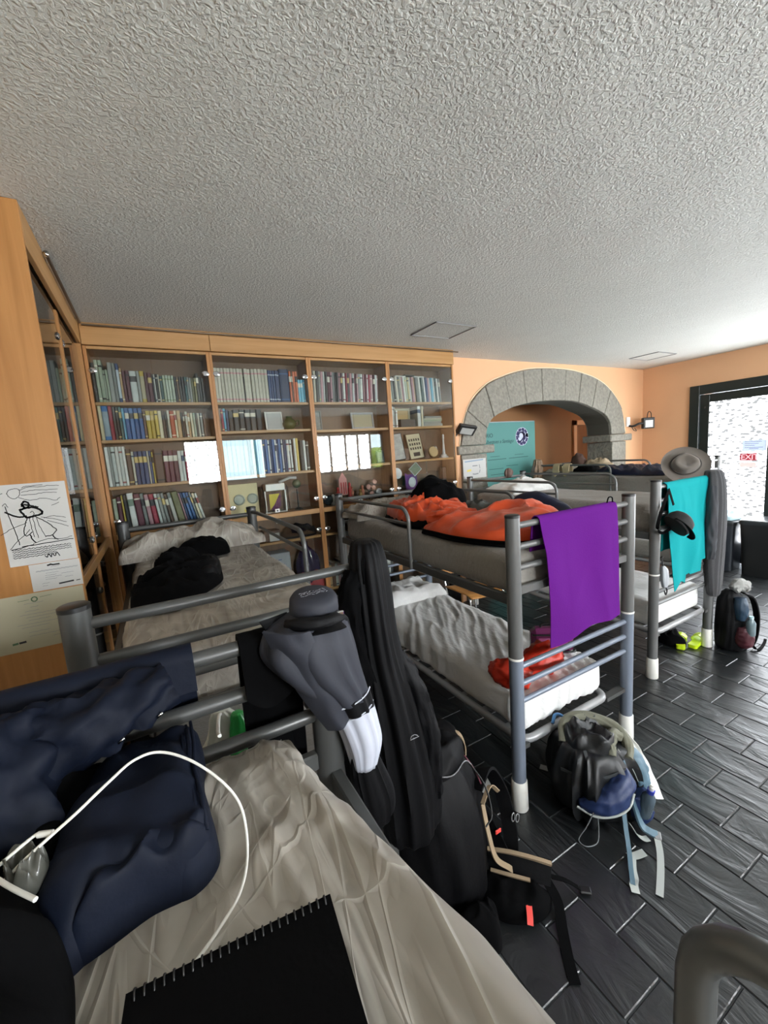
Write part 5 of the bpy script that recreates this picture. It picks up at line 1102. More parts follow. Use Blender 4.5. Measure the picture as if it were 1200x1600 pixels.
roll('collar', [(.195, .79, 1.478), (.215, .765, 1.480), (.258, .752, 1.477), (.300, .775, 1.468), (.322, .80, 1.44), (.326, .81, 1.39), (.318, .795, 1.34)], (.010, .013, .013, .013, .012, .010, .008), M_blacksh, t, 13, fold=.1)
c = thing('cap', (.265, .825, 1.49), 'dark grey cap with white stitched badge on top of the nearest bunk post', 'cap')
MB().lathe([(.052, -.012), (.053, .0), (.051, .020), (.045, .029), (.032, .033), (.012, .034), (0, .034)], (.266, .826, 1.487), 28, Matrix.Rotation(R(10), 4, 'X')).put('crown', M_greyj, c, True, 60)
MB().lathe([(0, 0), (.004, .0), (.004, .002), (0, .003)], (.266, .826, 1.5205), 10).put('button', M_greyj, c, True)
def brim():
    def f(u, v):
        a = R(195 + 130 * u); r_ = .052 + .045 * v * math.sin(PI * u) ** .6
        return (.266 + r_ * math.cos(a), .826 + r_ * math.sin(a), 1.482 - .016 * v - .030 * (2 * u - 1) ** 2 * v)
    return surf('brim', f, 20, 6, M_blacksh, c, .003)
brim()
rq = random.Random(9)
strokes('stitched_badge', [([(-.032 + .0075 * i + rq.uniform(-.002, .002), yy + rq.uniform(-.003, .003)), (-.027 + .0075 * i, yy + rq.uniform(-.004, .004))], .0028) for i in range(8) for yy in (-.011, 0.0, .010)], M_whitej, c, (.266, .815, 1.5215), (1, 0, 0), (0, .98, .0), .002, .0012)
MB().box(.292, .312, .770, .776, 1.474, 1.484, .002).put('strap_buckle', M_chrome, c)

# black jacket on the corner post of the left bunk
t = thing('black_jacket', (.6, 1.2, .4), 'long black jacket hanging from the corner post of the left bunk', 'jacket')
loft('jacket_body', [(.585, 1.215, 1.525, .030, .030), (.583, 1.205, 1.512, .046, .045), (.578, 1.19, 1.45, .056, .060), (.580, 1.185, 1.36, .060, .066), (.582, 1.18, 1.25, .062, .072), (.595, 1.175, 1.12, .072, .075), (.618, 1.165, .98, .085, .080), (.640, 1.155, .80, .098, .085), (.655, 1.15, .62, .105, .085), (.660, 1.15, .46, .100, .08), (.66, 1.15, .44, .05, .05)], M_blacksh, t, fold=.20, kf=5, seed=21, n=72, vert=.35)
roll('sleeve', [(.53, 1.19, 1.43), (.50, 1.17, 1.36), (.495, 1.165, 1.24), (.52, 1.16, 1.10), (.535, 1.15, .95), (.55, 1.14, .80)], (.028, .034, .036, .036, .034, .028), M_black, t, 22, fold=.25)
roll('sleeve', [(.645, 1.16, 1.12), (.69, 1.14, 1.0), (.725, 1.13, .86), (.745, 1.13, .70), (.75, 1.13, .56)], (.028, .036, .036, .034, .028), M_blacksh, t, 23, fold=.25)
strokes('small_badge', [[(-.012, .0), (-.008, .008), (.004, .009), (.012, .004), (.016, .0)], [(-.012, -.004), (.02, -.004)]], mat('grey_stitch', '8D8D90', .7), t, (.635, 1.062, .875), (1, 0, 0), (0, 0, 1), .0025, .001)
MB().tube(cr([(.555, 1.155, 1.49), (.54, 1.14, 1.46), (.538, 1.14, 1.40)], 4), .003, 6).put('hanging_loop', M_black, t, True)

# ------------------------------------------------------------------ backpacks and things on the floor
M_tan = mat('tan_piping', '8E7B62', .8)
M_redt = mat('red_tag', 'E0463E', .5)
bp = thing('hiking_backpack', (.86, 1.28, 0), 'large black hiking backpack with tan straps slumped between the bunks', 'backpack')
loft('main_bag', [(.86, 1.25, .002, .15, .15, 10), (.86, 1.26, .03, .185, .175, 10), (.86, 1.27, .16, .20, .185, 10), (.86, 1.29, .32, .20, .18, 12), (.85, 1.32, .45, .185, .165, 12), (.84, 1.34, .54, .15, .13, 12), (.84, 1.34, .59, .10, .085, 12), (.84, 1.34, .605, .04, .03, 12)], M_blacksh, bp, fold=.12, kf=4, seed=31, n=72, vert=.8)
heap('top_lid', [(.70, 1.22), (.84, 1.16), (.98, 1.24), (1.01, 1.38), (.90, 1.46), (.74, 1.44), (.66, 1.33)], .55, .075, M_blacksh, bp, seed=33, fold=.016, e=3)
ribbon('strap_tan', [(.94, 1.33, .575), (.965, 1.31, .605), (.995, 1.285, .60), (1.01, 1.27, .56), (1.0, 1.255, .52)], .028, .004, M_tan, bp, side=Vector((.5, .85, 0)))
tube_obj('cord', [(.72, 1.20, .60), (.84, 1.15, .57), (.95, 1.20, .55), (1.0, 1.22, .50)], .0025, mat('grey_cord', '77777A', .7), bp)
tube_obj('cord', [(1.0, 1.24, .50), (1.015, 1.16, .44), (.985, 1.09, .38), (.94, 1.075, .36)], .0035, M_blackpl, bp)
tube_obj('maroon_cord', [(.985, 1.28, .54), (1.01, 1.22, .48), (1.03, 1.19, .40)], .003, mat('maroon_cord', '5A2230', .6), bp)
hb = ribbon('shoulder_strap', [(1.0, 1.20, .40), (1.08, 1.24, .42), (1.15, 1.27, .36), (1.19, 1.24, .24), (1.16, 1.17, .12), (1.10, 1.11, .06)], .06, .012, M_blacksh, bp, side=Vector((.6, -.7, .2)))
ribbon('strap_edge', [(1.0, 1.16, .36), (1.07, 1.19, .385), (1.10, 1.17, .36)], .016, .005, M_tan, hb, side=Vector((.6, -.7, .2)))
ribbon('strap_edge', [(1.0, 1.16, .36), (.985, 1.11, .26), (1.0, 1.09, .17), (1.06, 1.08, .10), (1.09, 1.07, .06)], .020, .006, M_tan, hb, side=Vector((.8, .2, .1)))
ribbon('shoulder_strap', [(1.02, 1.20, .30), (1.06, 1.14, .17), (1.08, 1.10, .06)], .05, .010, M_black, bp, side=Vector((.6, -.7, .2)))
MB().box(1.045, 1.075, 1.135, 1.141, .21, .228, .002).put('red_label', M_redt, bp)
hip = ribbon('hip_belt', [(1.02, 1.16, .09), (1.08, 1.09, .10), (1.14, 1.03, .095), (1.19, .985, .085)], .085, .02, M_blacksh, bp, side=Vector((.35, .25, .9)))
ribbon('belt_edge', [(1.02, 1.163, .137), (1.08, 1.095, .147), (1.14, 1.032, .142), (1.195, .985, .125)], .014, .012, M_tan, hip, side=Vector((.2, .9, .3)))
ribbon('belt_edge', [(1.0, 1.125, .085), (1.05, 1.06, .09), (1.10, 1.01, .085)], .012, .010, M_tan, hip, side=Vector((.2, .9, .3)))
heap('hip_pad', [(.96, 1.16), (1.04, 1.14), (1.13, 1.03), (1.16, .96), (1.07, .93), (.96, .99), (.92, 1.08)], .003, .06, M_black, bp, seed=34, fold=.012, e=3)
ribbon('red_label', [(1.04, .965, .0665), (1.02, .942, .052), (1.003, .925, .038)], .022, .003, M_redt, bp, side=Vector((.8, -.4, 0)))
ribbon('belt_webbing', [(1.17, .99, .06), (1.16, .93, .03), (1.11, .87, .006), (1.05, .80, .005), (1.01, .745, .005)], .038, .003, M_black, bp, side=Vector((.9, -.3, 0)))
ribbon('belt_webbing', [(1.19, .985, .07), (1.24, .955, .05), (1.28, .925, .02)], .022, .003, M_black, bp, side=Vector((.3, .9, 0)))
MB().box(-.022, .022, -.016, .016, 0, .014, .004, M=Matrix.Translation((1.30, .91, .003)) @ Matrix.Rotation(R(-40), 4, 'Z')).put('buckle', M_blackpl, bp)
for q in (0, .012): MB().tube([(1.175 + q + .010 * math.cos(a), 1.165 - q, .20 + .020 * math.sin(a)) for a in [2 * PI * j / 12 for j in range(12)]], .0025, 6, closed=True).put('metal_ring', M_steel_l, bp, True)
tag(heap('clothes', [(.74, 1.02), (.86, .94), (.93, 1.02), (.90, 1.06), (.78, 1.06)], .003, .10, M_black, seed=35, fold=.02, e=3), 'black cloth fallen on the floor against the nearest bunk', 'clothes')
o = tag(MB().box(-.05, .05, -.03, .03, .0005, .002, M=Matrix.Translation((1.345, 1.535, 0)) @ Matrix.Rotation(R(12), 4, 'Z')).put('paper_slip', M_paper), 'white paper slip on the slate floor under the middle bunk', 'paper')
o = tag(MB().box(-.018, .018, -.022, .022, .0005, .002, M=Matrix.Translation((1.70, 1.44, 0)) @ Matrix.Rotation(R(30), 4, 'Z')).put('paper_slip', M_paper), 'small white paper scrap left of the blue backpack', 'paper')

# blue-grey rucksack at the foot of the middle bunk
M_slateb = mat('slate_blue_nylon', '1C2D55', .5, bump=(30, .4, .004)); M_ltblue = mat('light_blue_nylon', '56707F', .5, bump=(30, .4, .004)); M_khaki = mat('khaki_mesh', '6B6B5C', .8, bump=(200, .5, .002)); M_charc = mat('charcoal_nylon', '111315', .45, bump=(30, .4, .004))
M_gstrap = mat('light_grey_webbing', 'A9AEAA', .7)
rk = thing('rucksack', (1.74, 1.16, 0), 'charcoal and blue rucksack with khaki straps on the floor before the middle bunk', 'backpack')
loft('main_bag', [(1.72, 1.16, .002, .12, .13, -20), (1.72, 1.16, .03, .16, .16, -20), (1.71, 1.165, .14, .175, .175, -20), (1.71, 1.17, .25, .165, .165, -20), (1.71, 1.175, .33, .13, .13, -20), (1.71, 1.18, .345, .09, .09, -20), (1.71, 1.18, .35, .03, .03, -20)], M_charc, rk, fold=.22, kf=5, seed=41, n=72, sq=2.7)
heap('top_lid', [(1.60, 1.14), (1.70, 1.05), (1.80, 1.10), (1.82, 1.22), (1.74, 1.30), (1.62, 1.26)], .325, .045, M_charc, rk, seed=44, fold=.03, freq=12, e=2.6)
ribbon('compression_strap', [(1.535, 1.20, .24), (1.56, 1.09, .255), (1.63, 1.03, .27), (1.72, .995, .29)], .016, .003, mat('dark_webbing', '2C2F31', .7), rk, side=Vector((0, 0, 1)))
ribbon('compression_strap', [(1.60, 1.12, .36), (1.57, 1.06, .27), (1.55, 1.04, .17)], .014, .003, bpy.data.materials['dark_webbing'], rk, side=Vector((.7, -.7, 0)))
ribbon('compression_strap', [(1.76, 1.06, .34), (1.79, 1.01, .26), (1.80, .985, .20)], .014, .003, M_gstrap, rk, side=Vector((.7, .7, 0)))
roll('shoulder_strap', [(1.60, 1.24, .33), (1.65, 1.27, .385), (1.73, 1.26, .40), (1.81, 1.20, .39), (1.85, 1.12, .365), (1.83, 1.055, .33), (1.78, 1.02, .30)], (.022, .030, .031, .031, .030, .028, .022), M_khaki, rk, 15, fold=.12, fy=.8)
roll('strap_pad', [(1.70, 1.05, .33), (1.73, 1.08, .36), (1.78, 1.10, .375), (1.82, 1.08, .36)], (.022, .032, .032, .02), M_khaki, rk, 16, fold=.2, fy=.8)
pkt = roll('mesh_pocket', [(1.535, 1.10, .13), (1.575, 1.04, .155), (1.63, 1.005, .185), (1.70, 1.0, .235), (1.735, 1.02, .28)], (.02, .045, .055, .05, .02), M_slateb, rk, 19, fold=.14)
tube_obj('pocket_trim', [(1.515, 1.10, .125), (1.55, 1.03, .11), (1.61, .975, .125), (1.67, .95, .155), (1.715, .955, .20)], .006, M_gstrap, pkt)
roll('side_pocket', [(1.83, 1.06, .31), (1.845, 1.03, .25), (1.845, 1.01, .18), (1.84, 1.0, .12)], (.03, .044, .046, .03), M_ltblue, rk, 17, fold=.15)
roll('bottle_pocket', [(1.78, .99, .16), (1.79, .98, .10), (1.80, .975, .05), (1.80, .97, .02)], (.05, .056, .055, .04), M_slateb, rk, 18, fold=.08)
ribbon('harness', [(1.745, 1.03, .30), (1.735, .99, .22), (1.73, .96, .13), (1.735, .93, .05), (1.75, .90, .03), (1.77, .88, .02)], .030, .010, M_ltblue, rk, side=Vector((.9, .2, .2)))
ribbon('harness', [(1.70, 1.0, .16), (1.64, .95, .09), (1.585, .90, .03), (1.53, .86, .012), (1.475, .82, .01)], .018, .008, M_ltblue, rk, side=Vector((.6, -.6, 0)))
ribbon('webbing', [(1.77, .885, .02), (1.72, .845, .006), (1.66, .81, .004), (1.60, .78, .004), (1.525, .745, .004)], .026, .002, M_gstrap, rk, side=Vector((.8, -.6, 0)))
ribbon('webbing', [(1.58, .885, .012), (1.54, .86, .008), (1.51, .835, .006), (1.48, .82, .012), (1.46, .80, .004)], .032, .002, M_gstrap, rk, side=Vector((.9, -.3, 0)))
ribbon('webbing', [(1.58, .90, .006), (1.61, .885, .006), (1.65, .87, .012)], .032, .002, M_gstrap, rk, side=Vector((.3, .9, 0)))
ribbon('webbing', [(1.68, .96, .07), (1.69, .93, .03), (1.71, .91, .01), (1.735, .90, .006)], .028, .002, M_gstrap, rk, side=Vector((.3, .9, 0)))
MB().box(-.02, .02, -.014, .014, 0, .012, .003, M=Matrix.Translation((1.77, .88, .012)) @ Matrix.Rotation(R(35), 4, 'Z')).put('buckle', M_steel_l, rk)
tube_obj('drawcord', [(1.545, 1.03, .15), (1.50, 1.04, .08), (1.47, 1.06, .012), (1.475, 1.025, .004), (1.53, 1.01, .004), (1.555, 1.02, .05), (1.56, 1.03, .14)], .0026, mat('cord_grey', '6A6E70', .7), rk)
tube_obj('drawcord', [(1.88, 1.08, .30), (1.91, 1.04, .25), (1.90, 1.0, .20), (1.905, .99, .12)], .004, M_steel_l, rk)
MB().tube(cr([(1.64, 1.33, .36), (1.67, 1.34, .39), (1.70, 1.33, .385), (1.71, 1.31, .37)], 4), .008, 8).put('blue_knot', mat('bright_blue_cord', '4E86BE', .6), rk, True)
bt = thing('water_bottle', (1.79, .985, .05), 'clear water bottle with blue and white cap in the rucksack pocket', 'bottle'); Bx = Matrix.Translation((1.775, .945, .07)) @ Matrix.Rotation(R(12), 4, 'X')
MB().lathe([(0, 0), (.026, 0), (.030, .01), (.030, .09), (.028, .11), (.014, .135), (0, .135)], (0, 0, 0), 20, Bx).put('bottle_body', mat('clear_bottle', '44525C', .08, 0), bt, True, 60)
MB().lathe([(0, .135), (.015, .135), (.016, .155), (0, .155)], (0, 0, 0), 16, Bx).put('bottle_cap', mat('blue_cap', '2F3C9A', .4), bt, True, 40)
MB().lathe([(0, .155), (.011, .155), (.011, .170), (.006, .175), (.006, .18), (0, .18)], (0, 0, 0), 14, Bx).put('sport_top', M_whitepl, bt, True, 40)
def wcl(u, v):
    p = Vector((1.80, 1.27, .385)).lerp(Vector((1.945, 1.13, .315)), u).lerp(Vector((1.86, 1.03, .045)).lerp(Vector((1.99, .965, .02)), u), v)
    bl = math.sin(PI * v) * (.3 + .7 * u); p.x += .045 * bl + .006 * math.sin(u * 16 + v * 3); p.y += .01 * bl + .010 * nz(u * 5, v * 5, 2); return p
tag(surf('white_cloth', wcl, 30, 30, M_whitepl, None, .003), 'white cloth bag draped behind the charcoal rucksack', 'cloth')
tag(loft('plastic_bag', [(1.85, 1.42, .002, .05, .05), (1.85, 1.42, .05, .065, .06), (1.84, 1.42, .12, .06, .05), (1.84, 1.42, .17, .03, .03)], mat('frosted_bag', 'B4B7B8', .4), fold=.3, seed=7), 'small frosted plastic bag on the floor behind the rucksack', 'bag')

# ------------------------------------------------------------------ middle bunk: sleeping bags, towel, lower things
ZO = 1.290
sb = thing('sleeping_bag', (1.75, 2.4, ZO), 'crumpled orange sleeping bag with black lining toward the pillow', 'sleeping bag')
heap('black_lining', [(1.62, 2.92), (1.50, 2.62), (1.47, 2.35), (1.56, 2.20), (1.72, 2.16), (1.90, 2.20), (2.02, 2.40), (2.0, 2.75), (1.85, 2.95)], ZO, .035, M_black, sb, seed=61, fold=.01, e=4)
heap('orange_shell', [(1.64, 2.92), (1.53, 2.62), (1.51, 2.40), (1.60, 2.26), (1.75, 2.20), (1.92, 2.24), (2.02, 2.42), (1.99, 2.75), (1.86, 2.93)], ZO + .028, .095, M_orange, sb, seed=62, fold=.03, freq=9, e=3, lump=.5)
sb = thing('sleeping_bag', (1.65, 1.65, ZO), 'orange sleeping bag folded open at the foot end with black piping', 'sleeping bag')
o2 = [(1.455, 2.14), (1.435, 1.98), (1.43, 1.80), (1.47, 1.60), (1.55, 1.46), (1.70, 1.40), (1.90, 1.42), (2.05, 1.52), (2.08, 1.75), (1.95, 1.92), (1.75, 2.02), (1.60, 2.12)]
heap('black_lining', [(1.65 + (x - 1.65) * 1.03, 1.7 + (y - 1.7) * 1.03) for x, y in o2], ZO, .03, M_black, sb, seed=63, fold=.006, e=6)
heap('orange_shell', o2, ZO + .022, .10, M_orange, sb, seed=64, fold=.022, freq=5, e=3.5, lump=.3, top=lambda x, y: .45 + .75 * min(1, max(0, (x - 1.43) / .35)))
pp = cr([(x, y, 0) for x, y in o2], 6, True)
MB().tube([(1.65 + (p.x - 1.65) * 1.02, 1.7 + (p.y - 1.7) * 1.02, ZO + .028) for p in pp], .006, 6, closed=True).put('black_piping', M_black, sb, True)
roll('foot_flap', [(1.55, 2.22, ZO + .06), (1.62, 2.15, ZO + .075), (1.72, 2.10, ZO + .075), (1.82, 2.06, ZO + .07)], (.04, .055, .055, .04), M_orange, sb, 65, fold=.25)
tag(heap('clothes_bundle', [(1.72, 2.62), (1.78, 2.46), (1.95, 2.40), (2.12, 2.50), (2.20, 2.66), (2.06, 2.80), (1.88, 2.84), (1.76, 2.76)], ZO + .10, .15, M_black, seed=66, fold=.03, freq=6, e=1.6, lump=.3), 'black garment piled in a peak on the orange sleeping bag', 'clothes')
tag(heap('shirt', [(2.04, 2.30), (2.14, 2.12), (2.235, 2.10), (2.24, 2.50), (2.14, 2.56), (2.06, 2.45)], ZO, .075, mat('olive_grey_cloth', '4A4B47', .8), seed=67, fold=.025, e=2.5), 'olive grey crumpled shirt between the orange sleeping bags', 'clothes')
tag(heap('stuff_sack', [(2.09, 2.06), (2.11, 1.78), (2.16, 1.62), (2.235, 1.62), (2.245, 1.90), (2.235, 2.08), (2.16, 2.10)], ZO, .165, M_navysh, seed=68, fold=.012, freq=7, e=2.2), 'shiny navy stuff sack on the right of the orange sleeping bag', 'stuff sack')
t = thing('towel', (1.87, 1.30, .83), 'purple microfibre towel hung over the end rail of the middle bunk', 'towel')
drape(None, 1.548, 2.150, 1.335, 1.440, lambda u: .61 + .03 * (1 - u) + .012 * math.sin(u * 9), lambda u: .16, M_purple, 'towel_cloth', t, 11, off=.026, amp=.011, kf=10, nu=70, th=.004, sx=lambda u, d: .045 * d / .6 * (1 - .3 * u))
tube_obj('hanging_loop', [(2.085, 1.325, 1.462), (2.10, 1.325, 1.490), (2.13, 1.325, 1.487), (2.135, 1.325, 1.46)], .0035, M_black, t)
t = thing('dry_bag', (1.40, 1.45, .56), 'red-orange stuff sack lying left on the white lower mattress', 'stuff sack')
roll('sack', [(1.49, 1.60, .60), (1.50, 1.53, .61), (1.53, 1.45, .61), (1.56, 1.395, .60)], (.030, .062, .066, .040), M_orange2, t, 71, fold=.25, fy=1.1)
t = thing('dry_bag', (1.70, 1.50, .56), 'red-orange stuff sack behind the steel post on the lower mattress', 'stuff sack')
roll('sack', [(1.60, 1.50, .60), (1.68, 1.475, .625), (1.77, 1.46, .635), (1.85, 1.46, .61)], (.035, .070, .078, .035), M_orange2, t, 72, fold=.22, fy=1.0)
tube_obj('drawcord', [(1.60, 1.50, .62), (1.57, 1.56, .60), (1.60, 1.60, .575), (1.64, 1.58, .565)], .003, M_blackpl, t)
t = thing('toiletry_bag', (1.87, 1.63, .56), 'glossy pink and purple toiletry bag with black zip on the lower mattress', 'bag'); PM = Matrix.Translation((1.94, 1.575, .56)) @ Matrix.Rotation(R(-38), 4, 'Z')
MB().box(-.12, .12, -.045, .045, .002, .16, .028, M=PM).put('bag_body', mat('plum_gloss', '6B2F55', .2), t, True, 35)
for z_ in (.03, .13): MB().tube(cr([PM @ Vector(p) for p in ((-.115, -.047, z_), (0, -.05, z_), (.115, -.047, z_), (.123, 0, z_))], 5), .006, 8).put('zip', M_blackpl, t, True)
MB().box(-.08, .08, -.0475, -.044, .05, .11, .004, M=PM).put('front_pocket', mat('pink_gloss', 'A0567F', .2), t)
tube_obj('hanging_loop', [PM @ Vector(p) for p in ((-.06, 0, .158), (-.05, 0, .18), (.03, 0, .182), (.05, 0, .158))], .006, M_blackpl, t)
# chair between the bunks
t = thing('chair', (2.60, 3.08, 0), 'plywood chair with chrome legs behind the middle bunk', 'chair')
M_ply = wood('chair_plywood', 'C08A4A', 'A9743A', 0)
ch = rbox('seat', 2.385, 2.775, 2.80, 3.20, .435, .447, .005, .03, M_ply, t, disp=lambda p, n: Vector((0, 0, .02 * ((p.x - 2.58) / .2) ** 2 - .02 * max(0, (2.9 - p.y) / .1) ** 2)))
surf('backrest', lambda u, v: (2.40 + .36 * u, 3.24 + .05 * v - .05 * math.cos((u - .5) * PI), .56 + .28 * v), 12, 8, M_ply, t, .01)
for sx in (2.41, 2.75):
    tube_obj('leg', [(sx, 2.86, .430), (sx + (.06 if sx > 2.5 else -.02), 2.82, .41), (sx + (.10 if sx > 2.5 else -.03), 2.80, .20), (sx + (.12 if sx > 2.5 else -.04), 2.79, .004)], .010, M_chrome, t)
    tube_obj('leg', [(sx, 3.15, .004), (sx, 3.17, .22), (sx, 3.20, .43), (sx, 3.25, .60), (sx, 3.27, .70)], .010, M_chrome, t)
t = thing('packet', (2.56, 2.95, .45), 'small pink and white packet on the plywood chair seat', 'packet')
MB().box(2.50, 2.58, 2.92, 2.98, .450, .466, .004).put('wrapper', mat('pink_wrapper', 'B56A66', .5), t); MB().box(2.505, 2.575, 2.94, 2.95, .466, .468).put('stripe', M_paper, t)

# ------------------------------------------------------------------ turquoise towel bunk
t = thing('towel', (3.5, 1.57, .75), 'turquoise microfibre towel hung on the end of the right bunk', 'towel')
drape(None, 3.185, 3.795, 1.60, 1.438, lambda u: (.80 if u < .42 else .72 if u < .78 else .63) - .05 * abs(math.sin(u * 7)) * (u < .5), lambda u: .50, M_teal, 'towel_cloth', t, 14, off=.026, amp=.014, kf=12, nu=70, th=.004, sx=lambda u, d: .10 * d * (1 - u) )
t = thing('cap', (3.12, 1.55, 1.1), 'black sports cap hanging by its strap on the turquoise towel bunk post', 'cap')
cm = Matrix.Translation((3.185, 1.505, 1.165)) @ Matrix.Rotation(R(52), 4, 'Y') @ Matrix.Rotation(R(22), 4, 'X')
MB().lathe([(.088, -.02), (.092, .0), (.088, .035), (.076, .064), (.05, .082), (.015, .088), (0, .088)], (0, 0, 0), 26, cm).put('crown', mat('charcoal_cap', '171616', .8), t, True, 60)
surf('brim', lambda u, v: tuple(cm @ Vector(((.100 + .07 * v * math.sin(PI * u) ** .6) * math.cos(R(255 + 110 * (u - .5) )), (.100 + .07 * v * math.sin(PI * u) ** .6) * math.sin(R(255 + 110 * (u - .5))), -.005 - .02 * v))), 18, 6, M_black, t, .004)
ribbon('strap', [(3.17, 1.558, 1.40), (3.13, 1.55, 1.37), (3.06, 1.545, 1.28), (3.02, 1.55, 1.16), (3.06, 1.535, 1.12), (3.15, 1.53, 1.14)], .022, .004, M_black, t, side=Vector((0, .4, 1)))
ribbon('strap', [(3.175, 1.56, 1.42), (3.19, 1.55, 1.36), (3.205, 1.54, 1.30)], .022, .004, M_black, t, side=Vector((1, 0, 0)))
t = thing('knit_jacket', (3.87, 1.56, .5), 'long grey knit jacket hanging from the right post of the turquoise towel bunk', 'jacket')
loft('jacket_body', [(3.86, 1.585, 1.50, .03, .03), (3.86, 1.575, 1.485, .07, .05), (3.865, 1.565, 1.40, .092, .062), (3.87, 1.56, 1.25, .095, .066), (3.875, 1.56, 1.05, .10, .066), (3.88, 1.56, .85, .105, .062), (3.885, 1.56, .68, .10, .055), (3.895, 1.56, .50, .068, .045), (3.90, 1.56, .46, .035, .03)], M_knit, t, fold=.13, kf=5, seed=51, n=56, vert=.4)
roll('sleeve', [(3.79, 1.55, 1.38), (3.77, 1.54, 1.15), (3.77, 1.54, .95), (3.775, 1.54, .80)], (.03, .038, .036, .028), mat('dark_knit', '35363A', .9), t, 53, fold=.2)
t = thing('pouch', (3.14, 1.62, .66), 'small pale pouch with a black clip hanging by the white ring of the post', 'pouch')
loft('pouch_bag', [(3.135, 1.565, .86, .012, .01), (3.14, 1.56, .83, .03, .02), (3.145, 1.56, .76, .035, .022), (3.15, 1.56, .70, .02, .015)], mat('grey_mesh', '9BA0A4', .6), t, fold=.25, seed=9, n=24)
tube_obj('clip', [(3.16, 1.56, .71), (3.175, 1.555, .67), (3.16, 1.555, .64), (3.15, 1.56, .67)], .005, M_blackpl, t)
tube_obj('loop', [(3.14, 1.60, .90), (3.13, 1.57, .93), (3.12, 1.565, .90), (3.133, 1.565, .86)], .004, M_blackpl, t)
# sandals
M_neon = mat('neon_yellow', 'C4E01E', .4)
for i, (x, y, rot, lb) in enumerate(((3.80, 1.74, 25, 'left neon yellow sandal under the turquoise towel bunk'), (3.90, 1.66, 8, 'right neon yellow sandal beside the white foot sleeve'))):
    t = thing('sandal', (x, y, 0), lb, 'sandal', 'neon yellow sandals'); Sx = Matrix.Translation((x, y, .002)) @ Matrix.Rotation(R(rot), 4, 'Z')
    sole = [(-.13, 0), (-.12, .032), (-.05, .030), (.03, .040), (.10, .046), (.135, .020), (.135, -.015), (.10, -.038), (.03, -.036), (-.05, -.030), (-.12, -.030)]
    s_ = cr([(a, b, 0) for a, b in sole], 4, True); vs = [Sx @ Vector((p.x, p.y, z_)) for z_ in (0, .03) for p in s_]; n_ = len(s_)
    put('sole', vs, [tuple(reversed(range(n_))), tuple(range(n_, 2 * n_))] + [(k_, (k_ + 1) % n_, n_ + (k_ + 1) % n_, n_ + k_) for k_ in range(n_)], M_neon, t, False)
    ribbon('strap', [Sx @ Vector(p) for p in ((.02, .042, .02), (.03, .036, .05), (.045, 0, .068), (.03, -.034, .05), (.02, -.04, .02))], .075, .006, M_neon, t, side=Sx.to_3x3() @ Vector((1, 0, 0)))
tag(heap('shoe', [(3.68, 1.76), (3.76, 1.68), (3.84, 1.78), (3.80, 1.90), (3.70, 1.88)], .003, .09, M_black, seed=75, fold=.02, e=3), 'black shoe under the bed behind the neon sandals', 'shoe')
# black daypack at the right
t = thing('daypack', (4.05, 1.46, 0), 'black daypack with maroon pocket leaning by the right bunk post', 'backpack')
loft('main_bag', [(4.05, 1.48, .002, .10, .09), (4.05, 1.48, .03, .125, .105), (4.06, 1.48, .18, .135, .11), (4.06, 1.49, .34, .12, .10), (4.05, 1.50, .45, .09, .07), (4.05, 1.50, .50, .04, .03)], M_blacksh, t, fold=.12, kf=4, seed=61, n=56)
roll('side_pocket', [(4.0, 1.385, .22), (4.0, 1.375, .16), (4.0, 1.38, .09), (4.0, 1.385, .05)], (.045, .06, .06, .035), mat('maroon_nylon', '481E26', .5), t, 62, fold=.1)
roll('blue_panel', [(3.99, 1.41, .46), (3.985, 1.40, .38), (3.985, 1.40, .28)], (.035, .045, .035), mat('petrol_nylon', '22374A', .5), t, 63, fold=.1)
ribbon('shoulder_strap', [(4.10, 1.44, .47), (4.17, 1.40, .42), (4.21, 1.38, .30), (4.20, 1.37, .18), (4.17, 1.37, .08), (4.14, 1.38, .03)], .045, .012, M_blacksh, t, side=Vector((.2, .9, .2)))
ribbon('webbing', [(4.14, 1.38, .03), (4.12, 1.33, .01), (4.20, 1.33, .005), (4.32, 1.35, .004), (4.40, 1.37, .004)], .02, .003, M_black, t, side=Vector((.2, .9, 0)))
ribbon('webbing', [(4.19, 1.40, .12), (4.25, 1.42, .10), (4.28, 1.44, .12)], .016, .003, M_black, t, side=Vector((0, .3, .9)))
b2 = thing('water_bottle', (3.99, 1.35, .2), 'clear bottle with pale cap in the daypack side pocket', 'bottle')
MB().lathe([(0, 0), (.03, 0), (.032, .02), (.032, .10), (.014, .135), (0, .135)], (3.99, 1.335, .17), 18).put('bottle_body', mat('pale_bottle', '64747A', .1), b2, True, 60)
MB().lathe([(0, 0), (.016, 0), (.016, .02), (0, .02)], (3.99, 1.335, .306), 16).put('bottle_cap', mat('pale_cap', 'A8C6CC', .4), b2, True, 40)
roll('grey_scarf', [(4.02, 1.47, .50), (4.08, 1.46, .53), (4.14, 1.45, .52), (4.18, 1.44, .475)], (.03, .045, .045, .025), mat('light_knit', '8B8B88', .9), None, 64, fold=.3)
tag(bpy.data.objects['grey_scarf'], 'light grey scarf lying on top of the black daypack', 'scarf')

